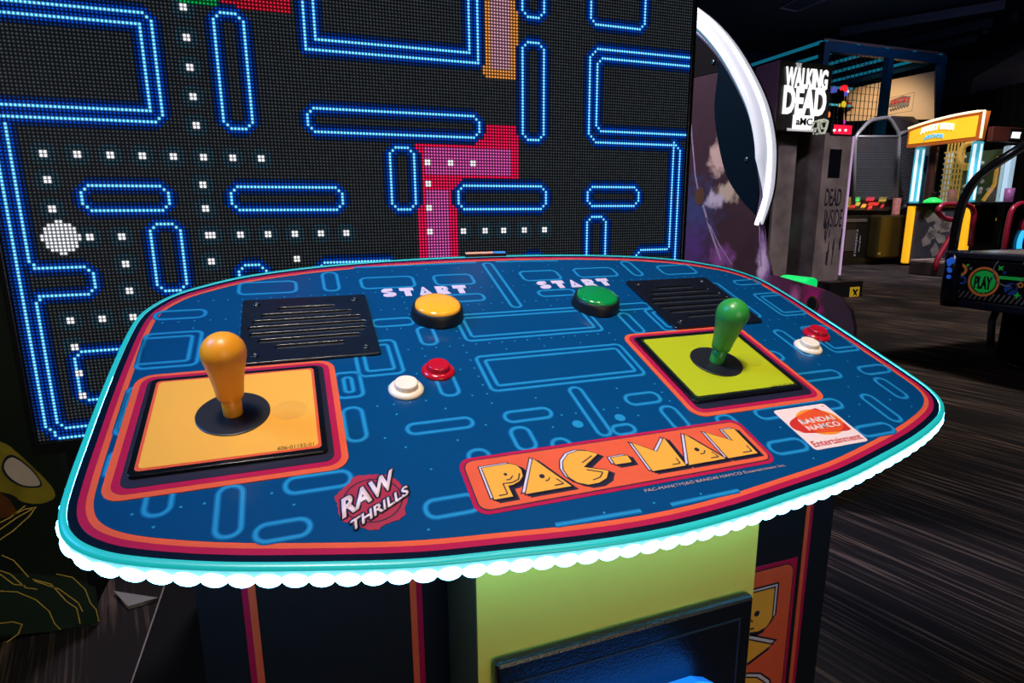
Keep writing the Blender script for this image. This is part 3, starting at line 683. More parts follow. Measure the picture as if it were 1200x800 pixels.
# circle through the arch
ap = [H(812, 8), H(880, 83), H(908, 160), H(905, 215), H(893, 262)]
import itertools
def circle3(a, b, c):
    ax_, ay, bx_, by, cx_, cy = *a, *b, *c; d = 2*(ax_*(by-cy)+bx_*(cy-ay)+cx_*(ay-by))
    ux = ((ax_**2+ay**2)*(by-cy)+(bx_**2+by**2)*(cy-ay)+(cx_**2+cy**2)*(ay-by))/d; uy = ((ax_**2+ay**2)*(cx_-bx_)+(bx_**2+by**2)*(ax_-cx_)+(cx_**2+cy**2)*(bx_-ax_))/d
    return ux, uy, math.hypot(ax_-ux, ay-uy)
ARC = [H(x, y) for x, y in ((800, -3), (812, 5), (838, 25), (862, 52), (884, 88), (900, 125), (908, 165), (908, 200), (904, 230), (893, 263))]
def dense(P, sub=8):
    out = []
    for i in range(len(P)-1):
        p0, p1, p2, p3 = (Vector(P[min(max(i+k-1, 0), len(P)-1)]) for k in range(4))
        for s in range(sub):
            t = s/sub; out.append(tuple(.5*((2*p1)+(p2-p0)*t+(2*p0-5*p1+4*p2-p3)*t*t+(3*p1-p0-3*p2+p3)*t**3)))
    out.append(tuple(P[-1])); return out
ARCD = dense(ARC)
body = [H(700, -40), H(790, -8)] + ARCD + [H(897, 290), H(903, 322), H(960, 338), H(985, 349), H(997, 365), H(1001, 385), (H(1001, 385)[0]+.01, .012), (H(700, 470)[0], .012)]
def space_mat():
    m = bpy.data.materials.new('space_artwork'); m.use_nodes = True; nt = m.node_tree; b = nt.nodes['Principled BSDF']; b.inputs['Roughness'].default_value = .35
    L = nt.links.new; N_ = nt.nodes.new
    tc = N_('ShaderNodeTexCoord')
    nz = N_('ShaderNodeTexNoise'); nz.inputs['Scale'].default_value = 9; nz.inputs['Detail'].default_value = 7; L(tc.outputs['Object'], nz.inputs['Vector'])
    prev = None
    mx = N_('ShaderNodeMix'); mx.data_type = 'RGBA'; mx.inputs['A'].default_value = (.045, .026, .034, 1); mx.inputs['B'].default_value = (.075, .04, .055, 1); L(nz.outputs['Fac'], mx.inputs['Factor']); prev = mx.outputs['Result']
    def blob(px, py, ry, rz, col, lo, hi):
        nonlocal prev
        y, z = H(px, py)
        mp = N_('ShaderNodeMapping'); mp.vector_type = 'POINT'; mp.inputs['Location'].default_value = (0, -y/ry, -z/rz); mp.inputs['Scale'].default_value = (0, 1/ry, 1/rz); L(tc.outputs['Object'], mp.inputs['Vector'])
        ln = N_('ShaderNodeVectorMath'); ln.operation = 'LENGTH'; L(mp.outputs['Vector'], ln.inputs[0])
        n2 = N_('ShaderNodeTexNoise'); n2.inputs['Scale'].default_value = 22; n2.inputs['Detail'].default_value = 6; L(tc.outputs['Object'], n2.inputs['Vector'])
        s = N_('ShaderNodeMath'); s.operation = 'MULTIPLY_ADD'; s.inputs[1].default_value = 1.6; L(n2.outputs['Fac'], s.inputs[0]); L(ln.outputs['Value'], s.inputs[2])
        r = N_('ShaderNodeMapRange'); r.interpolation_type = 'SMOOTHSTEP'; r.inputs['From Min'].default_value = lo; r.inputs['From Max'].default_value = hi; r.inputs['To Min'].default_value = 1; r.inputs['To Max'].default_value = 0; L(s.outputs[0], r.inputs['Value'])
        k = N_('ShaderNodeMix'); k.data_type = 'RGBA'; k.inputs['B'].default_value = (*col, 1); L(prev, k.inputs['A']); L(r.outputs[0], k.inputs['Factor']); prev = k.outputs['Result']
    blob(815, 250, .22, .22, (.05, .08, .22), .7, 1.9); blob(812, 290, .20, .20, (.10, .05, .22), .7, 1.9)
    blob(842, 183, .085, .095, (.72, .52, .44), 1.25, 1.85); blob(852, 225, .11, .055, (.62, .52, .38), 1.15, 1.85); blob(838, 234, .085, .045, (.60, .56, .68), 1.15, 1.85); blob(868, 205, .05, .08, (.10, .22, .34), .9, 1.8)
    blob(897, 300, .05, .20, (.44, .24, .62), 1.0, 2.0); blob(893, 310, .035, .10, (.8, .62, .85), 1.0, 1.9); blob(845, 300, .10, .06, (.30, .10, .36), 1.0, 2.0); blob(950, 365, .05, .16, (.42, .02, .16), 1.15, 2.1); blob(930, 350, .035, .08, (.55, .14, .36), 1.1, 1.8); blob(912, 335, .10, .06, (.14, .035, .10), 1.0, 2.0)
    L(prev, b.inputs['Base Color'])
    v = N_('ShaderNodeTexVoronoi'); v.inputs['Scale'].default_value = 30; L(tc.outputs['Object'], v.inputs['Vector'])
    return m
sp = space_mat()
pnl = shape('side_panel', [body], sp, hc, 0, .015, HM)
ydist = lambda y, z, h: None
disc_in = dense([H(806, -5), H(830, 34), H(856, 68), H(876, 108), H(889, 150), H(893, 190), H(890, 226), H(886, 250)]) + dense([H(886, 252), H(868, 232), H(852, 205), H(842, 165), H(838, 125), H(842, 82), H(838, 60), H(806, 40)])
shape('dark_window', [disc_in], mat('deep_teal_gloss', (.004, .013, .024), .22), pnl, .0, .004, HMf(0))
shape('dark_window', [[H(806, 2), H(838, 42), H(842, 84), H(806, 92)]], MATTE, pnl, .0, .003, HMf(0))
# arch light: rounded band standing off the panel
bm = bmesh.new(); rings = []
for i, p in enumerate(ARCD):
    a = Vector(ARCD[max(i-1, 0)]); b = Vector(ARCD[min(i+1, len(ARCD)-1)]); t = (b-a).normalized(); nin = Vector((-t.y, t.x))
    c_ = Vector((1.62-hc.location.y, 1.35)); nin = nin if (Vector(p)-c_).dot(nin) < 0 else -nin
    f = i/(len(ARCD)-1); w = .074 if f < .72 else .074*(1-(f-.72)/.28*.93)
    k_ = w/.074; pr = [(0, -.005), (-.004*k_, .03*k_), (.012*k_, .058*k_), (.038*k_, .068*k_), (w*.62, .062*k_), (w*.9, .044*k_), (w, .02*k_), (w, -.005)]
    rings.append([bm.verts.new((HX-hc.location.x-h, p[0]+nin.x*d, p[1]+nin.y*d)) for d, h in pr])
for A, B in zip(rings, rings[1:]):
    for k in range(7): bm.faces.new((A[k], A[k+1], B[k+1], B[k]))
bm.faces.new(rings[0]); bm.faces.new(rings[-1][::-1])
ARCHM = mat('white_glowing_arch', (.75, .78, .80), .35, em=(.80, .86, 1.0), es=.5, vary=.05, scale=8)
arch = finish(bm, 'light_arch', ARCHM, hc, True)
arch.data.materials.append(mat('pale_teal_inner_arch', (.10, .20, .26), .3, em=(.10, .32, .42), es=.45, vary=.5, scale=5))
for p_ in arch.data.polygons:
    if p_.index % 7 in (4, 5, 6) and p_.index < 7*(len(ARCD)-1): p_.material_index = 1
bm = bmesh.new(); edge = []
for i, p in enumerate(ARCD): edge.append((HX-hc.location.x-.030, p[0], p[1]))
tube(bm, edge, .009, 6); finish(bm, 'arch_light_rim', mat('violet_white_tube', (.9, .9, 1), .3, em=(1.0, .80, 1.0), es=3.0), arch, True)
bm = bmesh.new(); edge = []
for i, p in enumerate(ARCD):
    A = rings_in = None
inner = []
for i, p in enumerate(ARCD):
    a = Vector(ARCD[max(i-1, 0)]); b = Vector(ARCD[min(i+1, len(ARCD)-1)]); t = (b-a).normalized(); nin = Vector((-t.y, t.x)); c_ = Vector((1.62-hc.location.y, 1.35)); nin = nin if (Vector(p)-c_).dot(nin) < 0 else -nin
    f = i/(len(ARCD)-1); w = .074 if f < .72 else .074*(1-(f-.72)/.28*.93); q = Vector(p)+nin*(w+.006); inner.append((HX-hc.location.x-.014, q.x, q.y))
tube(bm, inner, .011, 6); finish(bm, 'arch_inner_rim', mat('grey_violet_trim', (.20, .17, .28), .3, .3), arch, True)
bm.free() if False else None
# planet with its streak, rivets, hole
pc = H(820, 230); shape('planet_print', [circ(pc[0], pc[1], .037, 32, .042)], mat('brown_planet_print', (.11, .055, .03), .5, vary=.4, scale=30), pnl, 0, .0012, HMf(0))
STRK = mat('lilac_streak_print', (.34, .28, .44), .5, vary=.5, scale=20)
for P, w in ([(807, 95), (811, 160), (815, 205), (818, 222)], .010), ([(824, 240), (832, 268), (845, 305)], .014), ([(828, 255), (842, 285), (858, 310)], .006), ([(890, 262), (891, 285), (892, 312)], .006), ([(897, 270), (898, 300)], .004): bm = bmesh.new(); stroke(bm, [H(*q) for q in P], w, False, .0010); bm.transform(HMf(0)); finish(bm, 'streak_print', STRK, pnl)
RIV = mat('steel_rivet', (.10, .22, .27), .3, .8)
for i, (x, y) in enumerate(((844, 60), (837, 73), (851, 70), (876, 187), (889, 189), (813, 56))):
    y_, z_ = H(x, y); bm = bmesh.new(); lathe(bm, [(0, .004), (.010, .004), (.012, .007), (.006, .009), (0, .009)], 16); bm.transform(HMf(0) @ Matrix.Translation((y_, z_, 0))); finish(bm, 'rivet', RIV, pnl, True)
y_, z_ = H(952, 356); shape('cable_hole', [circ(y_, z_, .022, 24, .026)], MATTE, pnl, 0, .002, HMf(0)); shape('hole_rim', [circ(y_, z_, .028, 24, .032), circ(y_, z_, .022, 24, .026)], mat('brass_rim', (.25, .13, .06), .35, .7), pnl, 0, .003, HMf(0))
# body behind the side panel and the green lit holster
bm = bmesh.new(); box(bm, (HX+.018-hc.location.x, .30, 0), (HX+.50-hc.location.x, .95, 1.5)); finish(bm, 'cabinet_body', MATTE, hc)
g0 = atX(923, 320, HX+.08); g1 = atX(958, 337, HX+.08)
bm = bmesh.new(); box(bm, Vector((HX+.03, g1.y, g1.z-.05))-hc.location, Vector((HX+.085, g0.y, g0.z-.005))-hc.location, .015)
gh = finish(bm, 'green_lamp', mat('green_glow', (.02, .5, .12), .3, em=(.0, .85, .17), es=.8, vary=.4, scale=14), hc); tag(gh, 'green glowing lamp block')
bm = bmesh.new(); box(bm, Vector((HX+.02, g1.y, .0))-hc.location, Vector((HX+.085, g0.y+.05, g1.z-.052))-hc.location); finish(bm, 'lamp_shelf', MATTE, hc)

# ================================================================== ZOMBIE SHOOTER CABINET (sign + grey pillars)
TY = 5.66
p0, p1 = atY(868, 330, TY), atY(982, 330, TY)
tc_ = thing('stone_look_cabinet', 'grey stone-look arcade cabinet with two pillars and lit black sign on top', 'arcade game', ((p0.x+p1.x)/2, TY+.5, 0))
def TP(x, y, d=0): p = atY(x, y, TY+d); return p-tc_.location
CONC = mat('grey_concrete_print', (.15, .125, .13), .7, vary=.95, scale=3.2, spec=.2)
def tbox(name, x0, y0, x1, y1, d0, d1, m, parent=None, zlo=None):
    a, b = TP(x0, y0), TP(x1, y1); c = TP(x1, y0); lo = (a.x, d0+TY-tc_.location.y, b.z if zlo is None else zlo); hi = (c.x, d1+TY-tc_.location.y, a.z); return bx(name, lo, hi, m, parent or tc_, .004)
zl = tbox('left_pillar', 913, 154, 936, 335, 0, .9, CONC, zlo=0); zr = tbox('right_pillar', 964, 156, 996, 335, -.05, .9, CONC, zlo=0)
tbox('rear_wall', 936, 154, 964, 335, .45, .95, MATTE, zlo=0)
tbox('base', 955, 329, 993, 345, -.25, .9, BLACK, zlo=0)
ca = tbox('caution_sticker', 978, 334, 989, 346, -.252, -.249, mat('caution_yellow', (.7, .5, .02), .5))
shape('figure_mark', [[(-.04, -.05), (-.015, .0), (-.05, .03), (-.03, .05), (0, .02), (.03, .05), (.05, .03), (.015, 0), (.04, -.05), (0, -.02)]], BLACK, ca, 0, .003, frame(((TP(978, 340).x+TP(989, 340).x)/2, -.253+TY-tc_.location.y, TP(983, 340).z), (1, 0, 0), (0, 0, 1)))
rw = tbox('right_window', 969, 175, 983, 209, -.056, -.049, BLACKG); tbox('left_window', 917.5, 173, 920.5, 208, -.01, .0, BLACKG) if False else None
def TFR(x, y, d): p = TP(x, y, 0); return frame((p.x, d+TY-tc_.location.y, p.z), (1, 0, 0), (0, 0, 1))
GRAF = mat('black_violet_paint', (.012, .008, .03), .6)
def ttext(s, x0, y0, x1, y1, d, m, parent, **k):
    a, b = TP(x0, y1), TP(x1, y0); text('lettering', s, TFR(x0, y1, d), b.x-a.x, b.z-a.z, m, parent, thick=.002, **k)
ttext('DEAD', 962, 221, 983, 241, -.053, GRAF, zr, bold=.01); ttext('INSIDE', 961, 245, 984, 266, -.053, GRAF, zr, bold=.0)
# ragged dark smears on the pillars
bm = bmesh.new()
for k in range(16):
    x = random.uniform(960, 984); y = random.uniform(255, 300); a = TP(x, y); stroke(bm, [(a.x, a.z), (a.x+random.uniform(-.02, .02), a.z-random.uniform(.05, .25))], random.uniform(.008, .025), False, 0)
bm.transform(frame((0, -.0525+TY-tc_.location.y, 0), (1, 0, 0), (0, 0, 1))); finish(bm, 'paint_drip', GRAF, zr)
# multicolour art strip in the recess
q = TP(905, 180); RAD = [(937, 194, 3.0, (.5, .35, .02)), (942, 191, 2.6, (.4, .02, .01)), (940, 213, 3.2, (.3, .18, .10)), (935, 230, 3.0, (.0, .20, .12)), (941, 229, 3.0, (.35, .02, .02)), (947, 224, 2.6, (.45, .3, .02))]
for x, y, r, c in RAD:
    a = TP(x, y, .44); s = abs(TP(x+r, y).x-a.x); shape('art_print', [[(a.x-s, a.z-s*2.2), (a.x+s*.6, a.z-s*2.0), (a.x+s, a.z+s*1.2), (a.x-s*.2, a.z+s*2.4), (a.x-s*.9, a.z+s)]], mat('art_%d_%d' % (x, y), c, .5, vary=.5, scale=9), tc_, 0, .003, frame((0, .445+TY-tc_.location.y, 0), (1, 0, 0), (0, 0, 1)))
gl = TP(943, 271); bm = bmesh.new(); tube(bm, [(gl.x-.05, 0, gl.z+.05), (gl.x+.02, 0, gl.z+.07), (gl.x+.03, 0, gl.z), (gl.x-.03, 0, gl.z-.04)], .014, 6); bm.transform(Matrix.Translation((0, .40+TY-tc_.location.y, 0))); finish(bm, 'green_light', mat('green_tube', (.05, .6, .15), .3, em=(.02, .9, .12), es=1.5), tc_, True)
bl = TP(946, 265); bx('blue_light', (bl.x-.07, .40+TY-tc_.location.y, bl.z-.012), (bl.x+.04, .44+TY-tc_.location.y, bl.z+.012), mat('blue_strip', (.02, .1, .6), .3, em=(.02, .1, .9), es=1.0), tc_)
sg0, sg1 = TP(914.2, 70, -.28), TP(976.5, 155.5, -.28); sg1.x = TP(977, 75, -.28).x
sign = bx('marquee_sign', (sg0.x, -.28+TY-tc_.location.y, sg1.z), (sg1.x, .1+TY-tc_.location.y, sg0.z), mat('sign_black', (.012, .012, .012), .4), tc_, .01); tag(sign, 'lit black sign with white lettering')
TW = mat('white_lit_letters', (.9, .9, .9), .4, em=(1, 1, 1), es=1.0)
def stext(s, x0, y0, x1, y1, m=TW, d=-.29, **k):
    dd = TY-.28; a = atY(x0, y1, dd)-tc_.location; b = atY(x1, y0, dd)-tc_.location
    text('sign_lettering', s, frame((a.x, d+TY-tc_.location.y, a.z), (1, 0, 0), (0, 0, 1)), b.x-a.x, b.z-a.z, m, sign, thick=.008, **k)
stext('THE', 931.5, 74.5, 938.5, 81.5, mat('grey_letters', (.4, .4, .4), .5, em=(.5, .5, .5), es=.7), bold=.03)
stext('WALKING', 918.5, 82.5, 970, 102.5, bold=.035, space=.98); stext('DEAD', 915.5, 104, 968.5, 133.5, bold=.04, space=1.0)
a, b = atY(928, 151, TY-.28)-tc_.location, atY(953.5, 136, TY-.28)-tc_.location
bx('sign_plate', (a.x, -.288+TY-tc_.location.y, a.z), (b.x, -.279+TY-tc_.location.y, b.z), TW, sign); stext('aMC', 931, 139, 950.5, 146.5, BLACK, -.297, bold=.02)
a = atY(922, 153, TY-.28)-tc_.location; b = atY(956, 152.2, TY-.28)-tc_.location; bx('sign_rule', (a.x, -.288+TY-tc_.location.y, a.z), (b.x, -.279+TY-tc_.location.y, b.z+.004), mat('grey_letters', (.4, .4, .4)), sign)
bx('sign_side', (sg0.x-.006, -.28+TY-tc_.location.y, sg1.z), (sg0.x, .1+TY-tc_.location.y, sg0.z), mat('violet_side', (.16, .09, .19), .5), sign)
# white letter of the second sign face seen past the arch
a, b = atY(900.5, 114, TY+.05)-tc_.location, atY(907.5, 94, TY+.05)-tc_.location
text('side_lettering', 'D', frame((a.x, .02+TY-tc_.location.y, a.z), (1, 0, 0), (0, 0, 1)), b.x-a.x, b.z-a.z, TW, sign, bold=.05, thick=.02)
rb = bx('red_display', (TP(969, 150).x, -.07+TY-tc_.location.y, TP(970, 158.5).z), (TP(996, 150).x, .3+TY-tc_.location.y, TP(970, 146).z), BLACK, tc_, .006)
a, b = TP(971, 157.5), TP(993, 148); bx('display_window', (a.x, -.074+TY-tc_.location.y, a.z), (b.x, -.069+TY-tc_.location.y, b.z), mat('red_display_glow', (.5, .01, .03), .3, em=(1, .01, .06), es=.75), rb)
for x in (972, 978, 985):
    a = TP(x, 153.5); bm = bmesh.new(); bmesh.ops.create_uvsphere(bm, u_segments=8, v_segments=6, radius=.016, matrix=Matrix.Translation((a.x, -.076+TY-tc_.location.y, a.z))); finish(bm, 'display_light', mat('pink_glow', (1, .6, .6), .3, em=(1, .55, .6), es=2.5), rb, True)
LEDM = mat('rainbow_edge', (.5, .3, .55), .3, em=(.55, .38, .62), es=.55, vary=.8, scale=3)
bm = bmesh.new(); beam(bm, TP(998, 160)-Vector((0, .03, 0)), TP(981.5, 322)-Vector((0, .03, 0)), .022, .022); finish(bm, 'light_strip', LEDM, tc_)

# lamp tower and skull-like mesh lamp between the sign and cage
lt = thing('signal_lamp_tower', 'small tower of red, blue and yellow lamps behind the lit black sign', 'lamp', atY(985, 148, 6.3))
def LT(x, y): return atY(x, y, 6.3)-lt.location
bm = bmesh.new(); beam(bm, LT(985, 149), LT(986, 106), .05); beam(bm, LT(980, 120), LT(978, 104), .02); beam(bm, LT(991, 146), LT(991, 108), .016); finish(bm, 'mast', BLACK, lt)
for nm, x, y, r, c, e in (('red_lamp', 989, 103.5, 3.3, (1, .02, .03), .9), ('blue_lamp', 977, 105, 3.0, (.12, .16, .8), .5), ('blue_lamp', 990, 110, 2.4, (.2, .3, .8), .5), ('yellow_lamp', 987, 122, 3.2, (.85, .6, .03), .8), ('orange_lamp', 969, 134, 3.0, (1, .22, .04), .9), ('magenta_lamp', 988, 143, 2.0, (.7, .05, .6), .7), ('white_lamp', 993, 107, 1.5, (.9, .85, .7), .9)):
    a = LT(x, y); s = abs(LT(x+r, y).x-a.x); bm = bmesh.new(); lathe(bm, [(0, -s*.8), (s*.9, -s*.8), (s, 0), (s*.8, s*.6), (0, s*.9)], 12, c=a); finish(bm, nm, mat('lamp_'+nm, c, .3, em=c, es=e), lt, True)
bm = bmesh.new()
for (x0, y0), (x1, y1) in (((969, 134), (985, 134)), ((977, 107), (985, 112)), ((988, 143), (985, 140)), ((985, 122), (989, 122)), ((989, 104), (986, 108)), ((993, 107), (990, 110))): beam(bm, LT(x0, y0), LT(x1, y1), .018)
finish(bm, 'bracket', BLACK, lt)
sk = thing('wire_lantern', 'pale wire lantern hanging at the lower corner of the lit black sign', 'lantern', atY(964, 157, 5.2))
bm = bmesh.new(); S_ = [atY(x, y, 5.2)-sk.location for x, y in ((959, 142), (965, 140), (970, 142), (968, 150), (966, 156), (961, 156), (959, 150))]
for i in range(7): beam(bm, S_[i], S_[(i+1) % 7], .02)
for i in range(7): beam(bm, S_[i]+Vector((0, .1, 0)), S_[(i+1) % 7]+Vector((0, .06, 0)), .016); beam(bm, S_[i], S_[i]+Vector((0, .06, 0)), .016)
finish(bm, 'wire_frame', mat('pale_green_white', (.45, .50, .40), .5, em=(.4, .45, .35), es=.35, vary=.5), sk)

# ================================================================== BLUE-FRAMED HOOP CAGE
BY = 10.6
c0, c1 = atY(967, 47, BY), atY(1104, 67, BY)
ZT = (c0.z+c1.z)/2
bc = thing('hoop_cage', 'tall blue-framed wire cage game with beige backboards far behind the grey pillars', 'arcade game', (c0.x, BY, 0))
X1 = c1.x-c0.x; DY = 3.6
BLU = mat('blue_steel', (.004, .045, .085), .4, vary=.2, scale=3); CYN = mat('cyan_lit_steel', (.02, .30, .42), .4, em=(.01, .30, .46), es=.35)
bm = bmesh.new()
zT = c1.z
for x in (0, atY(1038, 100, BY).x-c0.x, X1):
    beam(bm, (x, 0, 0), (x, 0, zT), .16); beam(bm, (x, DY, 0), (x, DY, zT), .12)
beam(bm, (-.08, 0, zT-.07), (X1+.08, 0, zT-.07), .14, .2); beam(bm, (0, DY, zT-.07), (X1, DY, zT-.07), .12, .16); beam(bm, (X1, 0, zT-.07), (X1, DY, zT-.07), .12)
beam(bm, (0, 0, 2.35), (X1, 0, 2.35), .12, .3)
finish(bm, 'steel_frame', BLU, bc)
bm = bmesh.new()
for x in (0.02, X1*.26, X1*.5, X1*.74, X1*.98):
    beam(bm, (x, 0, zT+.06), (x-.0, DY, zT+.06), .06); beam(bm, (x, 0, zT+.06), (x+.14, .02, zT-.02), .05)
for z in (.45, .95, 1.45): beam(bm, (X1*.04, .3, zT-z), (X1*.04, DY, zT-z), .05); 
for z in (.35, .8): beam(bm, (0, DY*.6, zT-z), (X1*.9, DY*.6, zT-z), .05)
finish(bm, 'lit_beam', CYN, bc)
bm = bmesh.new(); x = .1
while x < X1*.5: beam(bm, (x, .02, 1.2), (x, .02, zT-.15), .012); x += .13
z = 2.4
while z < zT-.2: beam(bm, (.05, .02, z), (X1*.5, .02, z), .008); z += .16
finish(bm, 'wire_mesh', mat('dark_wire', (.03, .035, .04), .5, .3), bc)
bm = bmesh.new(); beam(bm, (-.05, 0, zT+.08), (X1+.05, 0, zT+.08), .05, .04); finish(bm, 'top_rail', mat('dull_copper', (.20, .12, .10), .4, .4), bc)
BEI = mat('beige_backboard', (.46, .29, .15), .6, vary=.08, scale=1.5)
XB = c1.x-.15
def BQ(x, y): p = atX(x, y, XB); return (p.y-bc.location.y, p.z)
BMf = Matrix(((0, 0, -1, XB-bc.location.x), (-1, 0, 0, 0), (0, 1, 0, 0), (0, 0, 0, 1)))
fl = lambda P: [(-a, b) for a, b in P]
def board(xl, xr, yt_l, yt_r, yb_l, yb_r, txt):
    P = fl([BQ(xl, yt_l), BQ(xr, yt_r), BQ(xr, yb_r), BQ(xl, yb_l)])
    o = shape('backboard', [P], BEI, bc, 0, .05, BMf); return o
b1 = board(1041.5, 1096.5, 94.5, 83.5, 140, 140, 1); b2 = board(985, 1036, 107, 96, 142, 141, 0)
def blogo(par, x0, x1, y0, y1, y2):
    A, B = BQ(x0, y1), BQ(x1, y0); w = abs(A[0]-B[0]); h = B[1]-A[1]
    LRED = mat('brick_red_logo', (.36, .02, .012), .5, em=(.4, .02, .01), es=.12)
    shape('logo_panel', [[(-A[0]-.06, A[1]-.02), (-A[0]+w*.95, A[1]-.05), (-A[0]+w, A[1]+h*1.05), (-A[0]+w*.6, A[1]+h*1.35), (-A[0], A[1]+h)]], mat('logo_brown', (.10, .06, .045), .5), par, .05, .004, BMf)
    text('logo_lettering', 'NAKIN', BMf @ Matrix.Translation((-A[0], A[1]+.02, .054)), w*.92, h*.85, LRED, par, bold=.04, shear=.1, thick=.006, arch=h*.15)
    bm = bmesh.new(); n = 14
    stroke(bm, [(-A[0]+w*(k/n*.95), A[1]-.07-.05*(k % 2)+.012*k*.3) for k in range(n+1)], .035, False, .056); bm.transform(BMf); finish(bm, 'logo_script', mat('logo_dark', (.04, .03, .025), .5), par)
    bm = bmesh.new(); stroke(bm, [(-A[0]-.05, A[1]-.2), (-A[0]+w*1.15, A[1]-.2), (-A[0]+w*1.15, A[1]+h*1.5), (-A[0]-.05, A[1]+h*1.35)], .012, True, .052); bm.transform(BMf); finish(bm, 'logo_frame', mat('logo_brown', (.1, .06, .045)), par)
blogo(b1, 1045, 1069, 113, 125, 132); blogo(b2, 985, 1000, 120, 129, 135)

# ================================================================== GREY WIRE BALL-TOSS GAME
GY = 9.2
gq = lambda x, y, d=0.0: atY(x, y, GY+d)
g_o = gq(1030, 305); g_o.z = 0
gc = thing('ball_toss_game', 'grey tube and wire cage ball game with red and green lit counter', 'arcade game', g_o)
G = lambda x, y, d=0.0: gq(x, y, d)-gc.location
GREY = mat('grey_tube', (.36, .36, .37), .4, .4); WIRE = mat('grey_wire', (.16, .16, .17), .5, .4)
bm = bmesh.new()
tube(bm, rounded([G(1000, 240), G(1002, 160), G(1019, 141), G(1042, 137), G(1054, 157), G(1050, 246)], .14, 4, False), .04, 8)
tube(bm, rounded([G(1054, 157), G(1076, 148, 1.2), G(1073, 236, 1.2)], .15, 4, False), .04, 8); tube(bm, [G(1002, 160), G(1054, 160)], .03, 6); tube(bm, [G(1050, 246), G(1073, 237, 1.2)], .045, 6); tube(bm, [G(1042, 137), G(1066, 138, 1.2), G(1076, 148, 1.2)], .03, 6)
finish(bm, 'tube_frame', GREY, gc, True)
bm = bmesh.new()
for k in range(25):
    x = 1001.5+k*2.05; a, b = G(x, 162), G(x-1.0*(k/25), 232); beam(bm, a, b, .014)
for k in range(26):
    y = 163+k*2.8; beam(bm, G(1002, y), G(1053, y), .014)
for k in range(12):
    t = k/11; a = G(1054, 160).lerp(G(1076, 150, 1.2), t); b = G(1050, 244).lerp(G(1073, 236, 1.2), t); beam(bm, a, b, .014)
for k in range(26):
    t = k/25; a = G(1054, 160).lerp(G(1050, 244), t); b = G(1076, 150, 1.2).lerp(G(1073, 236, 1.2), t); beam(bm, a, b, .014)
finish(bm, 'wire_mesh', WIRE, gc)
a, b = G(1042, 138), G(1080, 150, 1.2); bm = bmesh.new(); vs = [bm.verts.new(v) for v in (G(1044, 139), G(1054, 156), G(1082, 150, 1.3), G(1070, 139, 1.3))]; f = bm.faces.new(vs); r = bmesh.ops.extrude_face_region(bm, geom=[f]); [setattr(v, 'co', v.co+Vector((0, 0, .05))) for v in r['geom'] if isinstance(v, bmesh.types.BMVert)]; finish(bm, 'roof_plate', mat('dark_grey_plate', (.05, .045, .045), .5), gc)
# cabinet below
a, b = G(986, 250), G(1066, 304)
bx('cabinet_base', (a.x, -.05, 0), (G(1066, 300).x, 1.3, G(1040, 252).z), mat('black_brown_laminate', (.012, .010, .007), .3, vary=.3, scale=2), gc, .01)
for (xa, xb) in ((1016, 1048), (1050, 1066)):
    a, b = G(xa, 252), G(xb, 301); bm = bmesh.new(); box(bm, (a.x, -.32, b.z), (b.x, -.052, a.z), .05); finish(bm, 'ball_tray', mat('olive_gloss', (.035, .026, .006), .28, vary=.4, scale=2), gc)
a, b = G(986, 248), G(1052, 232)
bm = bmesh.new(); vs = [bm.verts.new(v) for v in (G(990, 246), G(1043, 247), G(1046, 230, .5), G(997, 230, .5))]; f = bm.faces.new(vs); r = bmesh.ops.extrude_face_region(bm, geom=[f]); [setattr(v, 'co', v.co+Vector((0, .08, -.1))) for v in r['geom'] if isinstance(v, bmesh.types.BMVert)]
ct = finish(bm, 'counter_panel', mat('dark_graphic_panel', (.03, .018, .01), .4, vary=.9, scale=5), gc)
def cglow(nm, x0, y0, x1, y1, c, e):
    z0 = lambda x, y: G(x, y, .5*(246-y)/16)
    bm = bmesh.new(); vs = [bm.verts.new(v+Vector((0, -.03, .02))) for v in (z0(x0, y1), z0(x1, y1), z0(x1+1, y0), z0(x0+1.5, y0))]; f = bm.faces.new(vs); r = bmesh.ops.extrude_face_region(bm, geom=[f]); [setattr(v, 'co', v.co+Vector((0, .03, -.03))) for v in r['geom'] if isinstance(v, bmesh.types.BMVert)]
    finish(bm, nm, mat('glow_%s_%d' % (nm, x0), c, .3, em=c, es=e, vary=.3, scale=6), ct)
cglow('green_display', 999, 231.5, 1006, 236, (.05, .9, .15), .9); cglow('red_display', 1014, 231, 1023, 235, (1, .04, .08), .9); cglow('red_button', 995, 241, 1000, 244, (.8, .03, .03), .6); cglow('yellow_button', 1001, 238, 1006, 241, (.9, .6, .1), .6); cglow('amber_button', 1008, 240, 1013, 243, (1, .4, .05), .8); cglow('red_bar', 1016, 238, 1028, 240.5, (.9, .05, .04), .7); cglow('red_button', 1016, 242, 1020, 245, (.9, .05, .04), .7); cglow('yellow_stripe', 992, 232, 995, 243, (.5, .35, .03), .25); cglow('yellow_stripe', 1029, 231, 1037, 236, (.75, .5, .08), .5); cglow('red_button', 1031, 240, 1034, 243, (.7, .04, .06), .6)
DG = mat('olive_door', (.055, .045, .038), .5)
a, b = G(986, 294), G(1001, 269); bx('door', (a.x, -.065, a.z), (b.x, -.05, b.z), DG, gc); a, b = G(988, 260), G(1013, 256); bx('rail', (a.x, -.07, a.z), (b.x, -.05, b.z), mat('warm_grey_rail', (.12, .09, .07), .4), gc)
def vtext(s, x, y0, y1, w):
    a = G(x, y0); b = G(x, y1); text('vertical_lettering', s, frame((a.x, -.052, a.z), (0, 0, -1), (1, 0, 0)), a.z-b.z, w, mat('white_print', (.42, .42, .42), .5), gc, thick=.003, bold=.02)
vtext('CARDINALS', 1001.3, 269, 300, .055); vtext('ARIZONA', 1005.3, 276, 295, .035)
